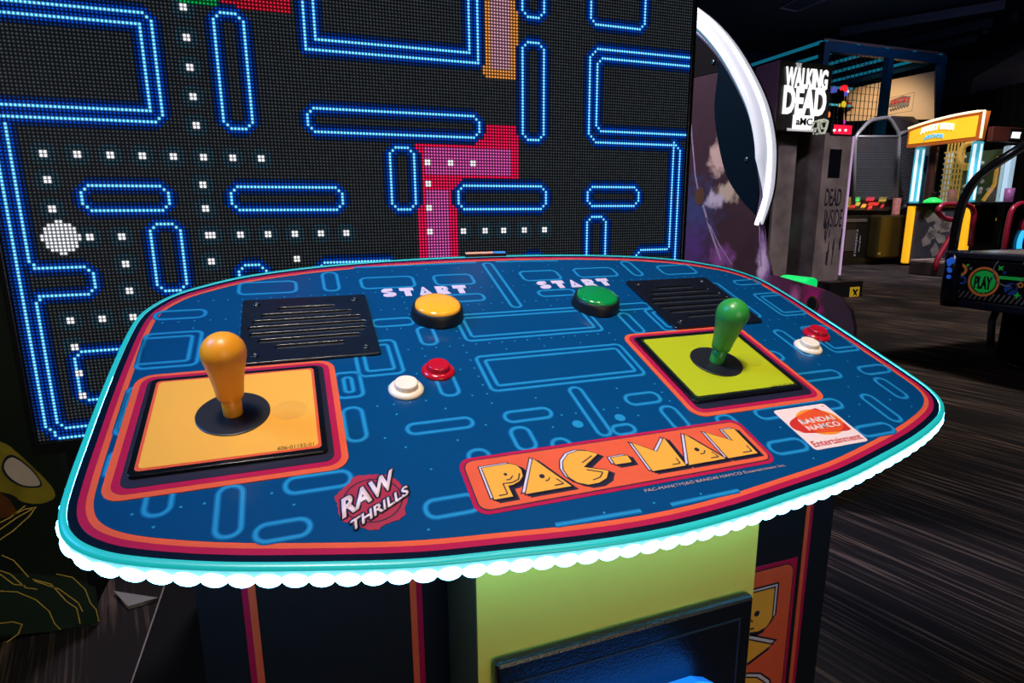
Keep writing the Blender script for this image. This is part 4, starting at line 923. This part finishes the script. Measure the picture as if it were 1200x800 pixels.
a = G(1014, 296); bx('lock', (a.x-.03, -.34, a.z-.02), (a.x+.03, -.05, a.z+.02), mat('brass_glint', (.7, .45, .2), .3, .5), gc)
# coin cup on the counter corner
cp = gq(1049.5, 249, -.2); cup = thing('ball_cup', 'pink patterned cup at the end of the grey ball game counter', 'cup', (cp.x, cp.y, G(1040, 252).z+.012))
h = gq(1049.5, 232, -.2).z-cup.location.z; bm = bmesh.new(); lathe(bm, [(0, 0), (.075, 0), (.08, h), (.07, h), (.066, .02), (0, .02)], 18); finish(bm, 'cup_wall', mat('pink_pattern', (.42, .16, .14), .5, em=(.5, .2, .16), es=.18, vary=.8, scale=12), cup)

# ================================================================== CORNER-LIT CABINET
A0 = atZ(1124, 316); A1 = atZ(1061, 311); dl = (A1-A0); wl = dl.length; dl.normalize(); dr = Vector((-dl.y, dl.x, 0)); dr = dr if dr.x > 0 else -dr
ang = math.atan2(dl.y, dl.x)
ab = thing('corner_lit_cabinet', 'cabinet with glowing blue and yellow corner pillars and an orange lit marquee', 'arcade game', A0, ang)
# local: x from near corner to the left corner, -y away from the viewer
sgn = 1 if (Matrix.Rotation(-ang, 3, 'Z') @ dr).y > 0 else -1
def hz(x, y, base): 
    """height seen at pixel y over a floor point"""
    d = ray(x, y); d2 = Vector((base.x-CAM.x, base.y-CAM.y)); t = d2.length/Vector((d.x, d.y)).length; return CAM.z+d.z*t
HM1 = hz(1138, 166, A0); HT = hz(1146, 134, A0); HC = hz(1130, 238, A0); depth = wl*.86
RB = 0.075
def pil(x, y, z0, z1, m, nm, r=RB):
    bm = bmesh.new(); box(bm, (x-r, y-r, z0), (x+r, y+r, z1), .03); return finish(bm, nm, m, ab)
PB = mat('cyan_lit_pillar', (.10, .45, .60), .3, em=(.06, .50, .68), es=.65, vary=.55, scale=2); PYL = mat('yellow_lit_pillar', (.8, .45, .02), .3, em=(1.0, .46, .01), es=.72, vary=.25, scale=2)
for (x, y) in ((0, 0), (wl, 0)): pil(x, y, .05, HC-.02, PYL, 'yellow_pillar'); bp_ = pil(x, y, HC+.02, HM1, PB, 'blue_pillar'); bm = bmesh.new(); box(bm, (x-RB*.45, y-sgn*(RB+.006), HC+.06), (x+RB*.30, y-sgn*RB, HM1-.05)); box(bm, (x-RB-.006, y-RB*.3, HC+.06), (x-RB, y+RB*.4, HM1-.05)); finish(bm, 'light_tube', mat('white_tube_glow', (.8, .9, 1), .3, em=(.80, .93, 1.0), es=.9, vary=.3, scale=2), bp_)
pil(0, sgn*depth, HC+.02, HM1-.05, mat('pale_blue_pillar', (.4, .6, .7), .3, em=(.45, .65, .78), es=.5, vary=.4, scale=2), 'blue_pillar', .09); pil(wl, sgn*depth, HC, HM1-.05, MATS['pale_blue_pillar'], 'blue_pillar', .08)
WOODA = mat('dark_maroon_trim', (.05, .015, .012), .45)
pil(wl-.28, sgn*.02, HC, HM1, WOODA, 'inner_post', .07)
def lb(nm, lo, hi, m, bev=0.0, par=None): return bx(nm, lo, hi, m, par or ab, bev)
fr = lb('front_panel', (.08, sgn*-.02, .05), (wl-.08, sgn*.06, HC-.04), mat('slate_collage_print', (.050, .050, .060), .5, vary=.6, scale=2))
lb('body', (.06, sgn*.065, .05), (wl-.06, sgn*depth, HC-.04), mat('dark_brown_body', (.014, .011, .008), .45)); lb('counter', (-.25, sgn*-.08, HC-.04), (wl+.1, sgn*(depth+.05), HC+.02), BLACK, .01)
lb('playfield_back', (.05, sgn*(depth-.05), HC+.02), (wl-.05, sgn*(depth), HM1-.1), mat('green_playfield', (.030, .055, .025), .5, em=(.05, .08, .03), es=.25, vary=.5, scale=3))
gp = lb('glass_pane', (.15, sgn*.0, HC+.03), (wl-.36, sgn*.012, HM1-.02), mat('pane_glass', (.9, .95, .95), .05, trans=1.0)); lb('glass_pane', (-.008, sgn*.14, HC+.03), (.008, sgn*(depth-.1), HM1-.02), MATS['pane_glass'])
bm = bmesh.new()
for k in range(9): z = HC+.15+k*.11; beam(bm, (wl*.50, sgn*depth*.55, z), (wl*.86, sgn*depth*.55, z), .03, .03)
for k in range(6): beam(bm, (wl*(.52+.06*k), sgn*depth*.56, HC+.05), (wl*(.52+.06*k), sgn*depth*.56, HC+1.25), .03, .02)
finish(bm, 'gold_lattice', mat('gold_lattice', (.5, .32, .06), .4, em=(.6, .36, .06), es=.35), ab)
bm = bmesh.new(); cz = HC+.95; tube(bm, [(wl*.40+.19*math.cos(a), sgn*depth*.5, cz+.22*math.sin(a)) for a in [2*PI*k/24 for k in range(24)]], .05, 8, True); beam(bm, (wl*.40, sgn*depth*.5, cz-.3), (wl*.40, sgn*depth*.5, cz-.22), .16, .12)
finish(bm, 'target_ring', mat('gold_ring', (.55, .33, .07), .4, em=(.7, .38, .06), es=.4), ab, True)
bm = bmesh.new(); beam(bm, (wl*.27, sgn*depth*.5, HC), (wl*.27, sgn*depth*.5, HM1-.1), .04); beam(bm, (.03, sgn*depth*.72, HC+.35), (.03, sgn*depth*.72, HM1-.25), .05); beam(bm, (.03, sgn*depth*.72, HC+.35), (.03, sgn*depth*.45, HC+.05), .05)
finish(bm, 'gold_tube', MATS['gold_ring'], ab)
bm = bmesh.new()
for k in range(14): bmesh.ops.create_uvsphere(bm, u_segments=8, v_segments=6, radius=.04, matrix=Matrix.Translation((random.uniform(.1, wl*.9), sgn*(depth-.09), HC+random.uniform(.15, 1.0))))
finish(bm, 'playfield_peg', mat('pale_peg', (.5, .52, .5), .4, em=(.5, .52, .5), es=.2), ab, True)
# marquee: arched front and plain return side
mq = bmesh.new(); top = []; n = 12
for k in range(n+1):
    t = k/n; top.append((-.22+(wl+.32)*t, HM1+.02+(HT-HM1)*(1-.27*((t-.15)/.85)**2)))
P = [(wl+.10, HM1), (-.18, HM1)] + top
MM = Matrix(((1, 0, 0, 0), (0, 0, sgn, -sgn*.28), (0, 1, 0, 0), (0, 0, 0, 1)))
mar = shape('marquee', [P], mat('orange_brown_wood', (.30, .07, .01), .4, em=(.6, .15, .02), es=.35, vary=.3, scale=4), ab, 0, .16, MM)
inn = [(wl+.06, HM1+.06), (-.12, HM1+.06)] + [(min(max(x, -.12), wl+.06), z-.075) for x, z in top]
shape('marquee_face', [inn], mat('yellow_plank_sign', (.8, .42, .02), .4, em=(1, .50, .02), es=.72, vary=.25, scale=3), mar, -.012, .012, MM)
def mtext(s, x0, x1, z0, z1, m, **k):
    me = text_mesh(s, x0-x1, z1-z0, thick=.02, **k); me.transform(Matrix(((-1, 0, 0, x0), (0, 0, -sgn, -sgn*.292), (0, 1, 0, z0), (0, 0, 0, 1)))); link('marquee_lettering', me, m, mar)
hm = HT-HM1
mtext('ANGRY BIRDS', wl*.84, wl*.26, HM1+hm*.46, HM1+hm*.70, mat('white_lit_letters', (.9, .9, .9)), bold=.015, space=1.08, arch=.05); mtext('ARCADE', wl*.76, wl*.42, HM1+hm*.20, HM1+hm*.36, mat('sky_blue_letters', (.1, .45, .7), .4, em=(.12, .5, .8), es=.7), bold=.05, arch=.03)
bm = bmesh.new(); tube(bm, [MM @ Vector((x, z, -.01)) for x, z in [(-.22, HM1+.02)]+top], .022, 6); finish(bm, 'marquee_light', mat('warm_white_tube', (1, .8, .6), .3, em=(1, .62, .35), es=1.6), mar, True)
lb('marquee_return', (-.10, sgn*.22, HM1), (.0, sgn*(depth+.12), HM1+hm*.55), mat('maroon_wood', (.09, .02, .012), .45, vary=.4, scale=3), .01); rs = lb('return_sign', (-.115, sgn*(depth*.72), HM1+.03), (-.10, sgn*(depth+.1), HM1+hm*.5), BLACK)
me = text_mesh('ANGRY', depth*.27, hm*.24, thick=.012, bold=.05); me.transform(Matrix(((0, 0, -1, -.116), (-(-sgn), 0, 0, sgn*depth*.76), (0, 1, 0, HM1+hm*.14), (0, 0, 0, 1)))); link('return_lettering', me, MATS['white_lit_letters'], rs)
# plain collage scraps on the front panel (no figures)
bm = bmesh.new()
for k in range(11):
    cx, cz = random.uniform(.3, wl-.35), random.uniform(.35, HC-.25); P = [(cx+random.uniform(.06, .16)*math.cos(a+random.uniform(-.3, .3)), cz+random.uniform(.06, .16)*math.sin(a)) for a in [2*PI*i/5 for i in range(5)]]
    t = fill_mesh([P], .004); t.transform(Matrix(((1, 0, 0, 0), (0, 0, -sgn, -sgn*.02), (0, 1, 0, 0), (0, 0, 0, 1)))); bm.from_mesh(t); bpy.data.meshes.remove(t)
finish(bm, 'collage_scrap', mat('grey_scrap_print', (.28, .24, .21), .5, vary=.8, scale=5), fr)
DOMEX = wl-.42
bm = bmesh.new(); lathe(bm, [(0, 0), (.17, 0), (.15, .05), (.06, .10), (0, .11)], 16, c=(DOMEX, -sgn*.03, HC+.02)); gb = finish(bm, 'green_dome_button', mat('green_dome_glow', (.03, .6, .1), .3, em=(.02, .9, .12), es=.7, vary=.4, scale=10), ab, True)
bm = bmesh.new(); lathe(bm, [(.03, .10), (.03, .17), (.045, .2), (0, .22)], 10, c=(DOMEX, -sgn*.03, HC+.02)); finish(bm, 'knob', BLACK, gb, True)
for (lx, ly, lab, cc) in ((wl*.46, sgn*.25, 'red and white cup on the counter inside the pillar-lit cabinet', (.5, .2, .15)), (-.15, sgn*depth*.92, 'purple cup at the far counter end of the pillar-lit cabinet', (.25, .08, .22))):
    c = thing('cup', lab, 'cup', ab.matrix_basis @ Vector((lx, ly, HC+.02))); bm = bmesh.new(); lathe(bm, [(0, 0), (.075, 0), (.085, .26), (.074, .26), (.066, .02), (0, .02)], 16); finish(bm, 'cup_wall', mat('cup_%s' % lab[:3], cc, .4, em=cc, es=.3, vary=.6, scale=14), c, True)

# ================================================================== RED HANDRAILS
def rail(pts, base, lab, Y):
    b0 = atZ(*base); t = thing('dance_platform_rail', lab, 'handrail', b0)
    R = [atY(x, y, b0.y)-t.location for x, y in pts]
    bm = bmesh.new(); tube(bm, rounded(R, .14, 5, False), .045, 10); finish(bm, 'red_tube', mat('red_enamel', (.28, .012, .03), .3, vary=.15), t, True); return t
t = rail([(1096, 317), (1098, 304), (1120, 268), (1119, 258), (1105, 256), (1098, 247), (1104, 239.5), (1135, 239.5), (1142, 247), (1137, 288)], (1109, 323), 'red tubular handrail on a low pale base beside the yellow lit pillar', 0)
a, b = atZ(1087, 323)-t.location, atZ(1137, 323)-t.location
pb = bx('platform_base', (a.x, -.25, 0), (b.x, .5, .22), mat('dark_platform', (.05, .035, .03), .5), t, .02); bx('platform_top', (a.x, -.25, .22), (b.x, .5, .27), mat('pale_platform_trim', (.35, .27, .22), .4), t, .01)
t2 = rail([(1173, 320), (1180, 270), (1186, 244), (1196, 238), (1225, 239), (1228, 250), (1226, 320)], (1200, 322), 'red tubular handrail at the right edge of the view by a blue light ring', 0)
a, b = atZ(1170, 324)-t2.location, atZ(1235, 324)-t2.location; bx('platform_base', (a.x, -.2, 0), (b.x, .4, .2), MATS['dark_platform'], t2, .02)
rg = atZ(1205, 318); rgY = rg.y+2.6
ri = thing('blue_ring_machine', 'dark machine with blue glowing ring behind the right-hand red handrail', 'arcade game', (atY(1205, 300, rgY).x, rgY, 0))
a, b = atY(1178, 240, rgY)-ri.location, atY(1240, 240, rgY)-ri.location
bx('machine_body', (a.x, 0, 0), (b.x, .9, a.z+.05), BLACKG, ri, .02)
k = atY(1202, 284, rgY)-ri.location; bm = bmesh.new(); tube(bm, [(k.x+.30*math.cos(t_), -.03, k.z+.36*math.sin(t_)) for t_ in [2*PI*i/28 for i in range(28)]], .06, 8, True); finish(bm, 'light_ring', mat('blue_ring_glow', (.1, .6, .9), .3, em=(.03, .45, .9), es=1.2), ri, True)
k2 = atY(1201, 264, rgY)-ri.location; bm = bmesh.new(); tube(bm, [(k2.x+.1*math.cos(t_), -.03, k2.z+.14*math.sin(t_)) for t_ in [2*PI*i/20 for i in range(20)]], .04, 8, True); finish(bm, 'red_ring', mat('red_ring_paint', (.3, .02, .05), .3, em=(.4, .02, .05), es=.3), ri, True)
gm_ = atZ(1150, 320); gmY = gm_.y+2.0
gm = thing('yellow_strip_machine', 'dark machine with a yellow light strip between the yellow pillar and red rail', 'arcade game', (atY(1160, 300, gmY).x, gmY, 0))
a, b = atY(1145, 252, gmY)-gm.location, atY(1176, 252, gmY)-gm.location
bx('machine_body', (a.x, 0, 0), (b.x, .9, a.z), mat('dark_olive_body', (.012, .012, .006), .4), gm, .02)
a2, b2 = atY(1140, 259, gmY)-gm.location, atY(1166, 255.5, gmY)-gm.location; bx('light_strip', (a.x+.1, -.03, a2.z), (b2.x, 0, b2.z), mat('yellow_strip_glow', (.8, .55, .05), .3, em=(.9, .55, .03), es=.9), gm)

# ================================================================== AIR HOCKEY STYLE TABLE
PX_ = 4.35
pc0 = atX(1113, 352, PX_)
tb = thing('air_hockey_table', 'black games table with round printed badges and curved black scoreboard arm at right', 'games table', (PX_+.6, pc0.y-1.2, 0))
T = lambda x, y, X=PX_: atX(x, y, X)-tb.location
y_far = T(1111, 330).y; zt = T(1117, 298).z; zb = T(1113, 354).z; y_near = y_far-2.3
TBK = mat('table_black_print', (.007, .007, .010), .28); TBL = mat('table_navy_base', (.006, .014, .045), .4)
zm = T(1120, 345).z
tbody = bx('table_side', (PX_-tb.location.x, y_near, zm-.03), (PX_+1.25-tb.location.x, y_far, zt-.02), TBK, tb, .02); bx('base_skirt', (PX_+.015-tb.location.x, y_near+.02, zb-.03), (PX_+1.235-tb.location.x, y_far-.02, zm-.031), TBL, tb, .01)
bx('top_rim', (PX_-.03-tb.location.x, y_near-.03, zt-.02), (PX_+1.28-tb.location.x, y_far+.03, zt+.02), mat('steel_blue_rim', (.06, .075, .11), .25, .5), tb, .012); bx('playing_surface', (PX_+.08-tb.location.x, y_near+.1, zt+.02), (PX_+1.15-tb.location.x, y_far-.1, zt+.024), mat('play_white', (.32, .31, .30), .2), tb)
cb_ = T(1110, 340); bm = bmesh.new(); lathe(bm, [(0, zb-.03), (.075, zb-.03), (.085, zb+.05), (.085, zt), (.06, zt+.03), (0, zt+.03)], 14, c=(PX_+.05-tb.location.x, y_far-.02, 0)); finish(bm, 'corner_cap', mat('dark_blue_cap', (.008, .012, .03), .2, vary=.6, scale=18), tb, True)
TMf = Matrix(((0, 0, -1, PX_-tb.location.x), (-1, 0, 0, 0), (0, 1, 0, 0), (0, 0, 0, 1)))
def TQ(x, y): p = T(x, y); return (-p.y, p.z)
def disc(nm, x, y, rpx, m, z, hole=0, k=1.0):
    c = TQ(x, y); r = abs(TQ(x, y+rpx)[1]-c[1]); o = [circ(c[0], c[1], r*k, 32, r)]
    if hole: o.append(circ(c[0], c[1], r*k*hole, 32, r*hole))
    return shape(nm, o, m, tbody, z, .002, TMf)
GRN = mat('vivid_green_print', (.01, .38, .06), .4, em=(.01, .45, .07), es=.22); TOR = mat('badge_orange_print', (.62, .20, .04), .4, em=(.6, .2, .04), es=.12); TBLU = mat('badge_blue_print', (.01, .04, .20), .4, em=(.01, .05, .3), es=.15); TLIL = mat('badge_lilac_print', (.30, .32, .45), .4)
disc('badge_ring', 1152.5, 330, 17.5, TOR, 0, .84); disc('badge_disc', 1152.5, 330, 13.2, GRN, 0)
a, b = TQ(1141, 337), TQ(1164, 324); text('badge_lettering', 'PLAY', TMf @ Matrix.Translation((a[0], a[1]-.003, .0022)), b[0]-a[0], b[1]-a[1], INK, tbody, bold=.05, thick=.002)
disc('orange_ring', 1126, 316, 7.5, TOR, 0, .58); disc('white_ring', 1183, 318, 18, TLIL, 0.001, .93); disc('orange_ring', 1196, 334, 3.2, TOR, 0, .5)
disc('blue_badge', 1184.5, 338.5, 7, TBLU, 0); disc('blue_ring', 1127.5, 328, 5, TBLU, 0, .55); disc('green_dot', 1134.5, 310.5, 1.4, GRN, 0)
def star(x, y, r, m, rot=0):
    c = TQ(x, y); s = abs(TQ(x, y+r)[1]-c[1]); P = [(c[0]+s*(1 if k % 2 == 0 else .38)*math.cos(rot+2*PI*k/8), c[1]+s*(1 if k % 2 == 0 else .38)*math.sin(rot+2*PI*k/8)) for k in range(8)]; shape('star_print', [P], m, tbody, 0, .002, TMf)
star(1173, 314, 4.2, GRN, .78); star(1192, 346, 4.5, GRN); star(1137.5, 314.5, 2.8, TLIL, .78); star(1177.5, 319.5, 2.8, TBLU, .78)
a, b = TQ(1171, 323), TQ(1215, 325.5); shape('green_bar', [[(a[0], a[1]), (b[0], a[1]), (b[0], a[1]-.022), (a[0], a[1]-.022)]], GRN, tbody, 0, .0015, TMf)
c = TQ(1184.5, 338.5); shape('arrow_print', [[(c[0]-.03, c[1]-.03), (c[0]+.01, c[1]+.01), (c[0]-.01, c[1]+.03), (c[0]+.035, c[1]+.035), (c[0]+.03, c[1]-.01), (c[0]+.018, c[1]+.0), (c[0]-.02, c[1]-.04)]], INK, tbody, .002, .001, TMf)
bm = bmesh.new(); a = TQ(1119, 344)
for k in range(46):
    x = a[0]+k*.034; stroke(bm, [(x, zm-.02), (x+.03, zm+.035)], .010, False, .001)
bm.transform(TMf); finish(bm, 'hatched_stripe', mat('grey_white_print', (.26, .27, .31), .5), tbody)
lg = T(1180, 434, PX_+.28); bm = bmesh.new(); box(bm, (PX_+.26-tb.location.x, lg.y-.75, .03), (PX_+1.0-tb.location.x, T(1169, 400, PX_+.28).y, zb-.031), .03); finish(bm, 'leg', MATTE, tb)
lx = T(1166, 400, PX_+.28); bm = bmesh.new(); tube(bm, [(PX_+.245-tb.location.x, lx.y+.005, .12), (PX_+.24-tb.location.x, lx.y+.02, .32), (PX_+.245-tb.location.x, lx.y+.005, zb-.05)], .025, 8); finish(bm, 'leg_trim', mat('steel_trim', (.25, .3, .34), .3, .8), tb, True)
bm = bmesh.new(); lathe(bm, [(0, 0), (.05, 0), (.045, .02), (.02, .03), (0, .03)], 16, c=(PX_+.30-tb.location.x, lg.y-.05, 0)); finish(bm, 'foot', CHROME, tb, True)
AX = PX_+.1
bm = bmesh.new(); tube(bm, rounded([T(1115, 300, AX), T(1122, 258, AX), T(1129, 233, AX), T(1142, 211, AX), T(1160, 196, AX), T(1215, 161, AX)], .12, 5, False), .032, 12); finish(bm, 'scoreboard_arm', mat('black_tube', (.012, .013, .016), .25), tb, True)
bm = bmesh.new()
for k in range(7):
    a = T(1116+random.uniform(-3, 4), 301+random.uniform(0, 26), PX_-.02); bmesh.ops.create_uvsphere(bm, u_segments=8, v_segments=6, radius=.022, matrix=Matrix.Translation(a+Vector((.0, .0, 0))))
finish(bm, 'blue_jewel', mat('blue_jewel_glow', (.02, .1, .5), .15, em=(.02, .12, .7), es=.5, vary=.6, scale=30), tb, True)

# ================================================================== CURTAIN, CEILING TRUSS, NET, FIXTURE
cur = bmesh.new(); CX = 20.6
ya, yb = atX(1098, 200, CX).y, atX(1240, 200, CX).y; zt_l, zt_r = atX(1105, 118, CX).z, atX(1190, 95, CX).z
n = 90; lo, hi = [], []
for k in range(n+1):
    t = k/n; y = ya+(yb-ya)*t; x = CX+.07*math.sin(t*n*.9)+.03*math.sin(t*n*.37); lo.append(cur.verts.new((x, y, 0.02))); hi.append(cur.verts.new((x, y, zt_l+(zt_r-zt_l)*t)))
for k in range(n): cur.faces.new((lo[k], lo[k+1], hi[k+1], hi[k]))
co = finish(cur, 'drape_curtain', mat('black_velvet', (.010, .009, .011), .9, vary=.4, scale=2), None, True); co.modifiers.new('thick', 'SOLIDIFY').thickness = .02
tag(co, 'black pleated curtain hanging along the far right wall', 'curtain')
nw = bmesh.new(); NX = 21.4
a, b, c, d = atX(1140, 92, NX), atX(1230, 40, NX), atX(1230, 90, NX), atX(1136, 112, NX)
vs = [nw.verts.new(p) for p in (a, b, c, d)]; f = nw.faces.new(vs); r = bmesh.ops.extrude_face_region(nw, geom=[f]); [setattr(v, 'co', v.co+Vector((.05, 0, 0))) for v in r['geom'] if isinstance(v, bmesh.types.BMVert)]
tag(finish(nw, 'trim_1', mat('grey_wall_panel', (.085, .075, .085), .8)), kind='structure')
TRM = mat('black_steel_beam', (.008, .010, .016), .6); 
tr = bmesh.new(); TZ = CEIL_Z-.35
def CP(x, y, z=TZ): return atZ(x, y, z)
trs = thing('ceiling_truss', 'dark steel roof truss of crossing beams below the ceiling at upper right', 'truss', CP(1120, 40))
for P in (((985, 38), (1178, 6)), ((1010, 62), (1165, 26)), ((1062, 62), (1150, 44)), ((1110, 66), (1190, 20)), ((1128, 66), (1215, 12)), ((1140, 48), (1155, 62)), ((1155, 34), (1172, 50))):
    beam(tr, CP(*P[0])-trs.location, CP(*P[1])-trs.location, .14, .22)
finish(tr, 'beam', TRM, trs)
fx = bmesh.new(); Q = [atZ(x, y, CEIL_Z-.02) for x, y in ((913, 9), (933, 13), (985, -8), (960, -14))]
fo = thing('ceiling_hatch', 'thin grey rectangular frame set in the dark ceiling above the lit sign', 'hatch', Q[0])
for i in range(4): beam(fx, Q[i]-fo.location, Q[(i+1) % 4]-fo.location, .05, .04)
finish(fx, 'frame', mat('grey_frame', (.16, .14, .15), .5), fo)
bm = bmesh.new(); vs = [bm.verts.new(q_-fo.location+Vector((0, 0, .005))) for q_ in Q]; bm.faces.new(vs); finish(bm, 'panel', CEILM, fo)

# ================================================================== LIGHT
def area(name, loc, target, size, power, col, spread=None):
    l = bpy.data.lights.new(name, 'AREA'); l.energy = power; l.color = col; l.size = size
    if spread: l.spread = math.radians(spread)
    o = bpy.data.objects.new(name, l); COL.objects.link(o); o.location = loc; o.rotation_euler = (Vector(target)-Vector(loc)).to_track_quat('-Z', 'Y').to_euler(); return o
def spot(name, loc, target, power, col, ang, rad=.1, blend=.6):
    l = bpy.data.lights.new(name, 'SPOT'); l.energy = power; l.color = col; l.spot_size = math.radians(ang); l.spot_blend = blend; l.shadow_soft_size = rad
    o = bpy.data.objects.new(name, l); COL.objects.link(o); o.location = loc; o.rotation_euler = (Vector(target)-Vector(loc)).to_track_quat('-Z', 'Y').to_euler(); return o
spot('lamp_above_console', (-.55, -.72, 3.6), (0, .12, .95), 350, (1.0, .90, .82), 26, .22)
spot('lamp_right', (.62, -.30, 3.5), (.3, .1, .95), 55, (1.0, .85, .6), 26, .12)
area('glow_of_games_behind', (.4, -3.4, 1.2), (.2, 0, .6), 1.4, 4.2, (1.0, .84, .58), 70)  # added unseen light that brightens the pedestal front
spot('ceiling_lamp_hall', (6.6, .4, 6.2), (6.6, 2.6, 0), 1500, (1.0, .86, .74), 88, .5, .9)
spot('ceiling_lamp_side', (2.6, -2.4, 6.2), (2.9, -.4, 0), 420, (1.0, .86, .74), 44, .5, .9)
spot('ceiling_lamp_far', (9.5, 5.6, 6.2), (11.2, 9.2, 0), 1900, (.92, .86, 1.0), 84, .5, .9)
area('blue_side_light', (-1.9, .35, 2.7), (0, .2, 1.0), .7, 6, (.06, .36, 1.0), 60)  # added out of view to brighten the blue of the deck
spot('lamp_pillars', (4.6, 2.6, 3.4), (6.5, 5.7, 1.2), 190, (1.0, .86, .92), 42, .15)  # added light to lift the grey pillars, no real fixture
area('arch_side_lamp', (-.2, 2.9, 3.4), (1.6, 1.7, 1.2), .8, 95, (.95, .84, 1.0))  # added light that brightens the space artwork panel
spot('lamp_left', (-1.1, -.6, 2.8), (-1.1, 1.3, .35), 75, (1.0, .9, .7), 36, .1)
area('blue_uplight', (12, 8, 4.6), (13, 9, 9), 2.0, 90, (.35, .45, 1.0))  # added to lift the ceiling out of black, no fixture there
area('blue_wallwash', (7, 13, 5.0), (7, 17, 4.4), 2.0, 60, (.12, .35, 1.0))  # added blue light for the north wall, no fixture there
spot('cage_lamp', (XB-2.2, BY+1.2, 4.2), (XB, BY+1.4, 2.9), 330, (1.0, .84, .62), 95, .2)
w = bpy.data.worlds.new('dark_room'); bpy.context.scene.world = w; w.use_nodes = True
w.node_tree.nodes['Background'].inputs['Color'].default_value = (.02, .025, .035, 1); w.node_tree.nodes['Background'].inputs['Strength'].default_value = .3

# ================================================================== CAMERA
cam = bpy.data.cameras.new('camera'); co_ = bpy.data.objects.new('camera', cam); COL.objects.link(co_)
cam.sensor_fit = 'HORIZONTAL'; cam.sensor_width = 36; cam.lens = F/1200*36; cam.clip_start = .01; cam.clip_end = 100
co_.matrix_world = Matrix(((RT.x, UP.x, -FW.x, CAM.x), (RT.y, UP.y, -FW.y, CAM.y), (RT.z, UP.z, -FW.z, CAM.z), (0, 0, 0, 1)))
S = bpy.context.scene; S.camera = co_
S.view_settings.view_transform = 'Standard'; S.view_settings.look = 'None'; S.view_settings.gamma = 1; S.view_settings.exposure = 0; S.view_settings.use_curve_mapping = False
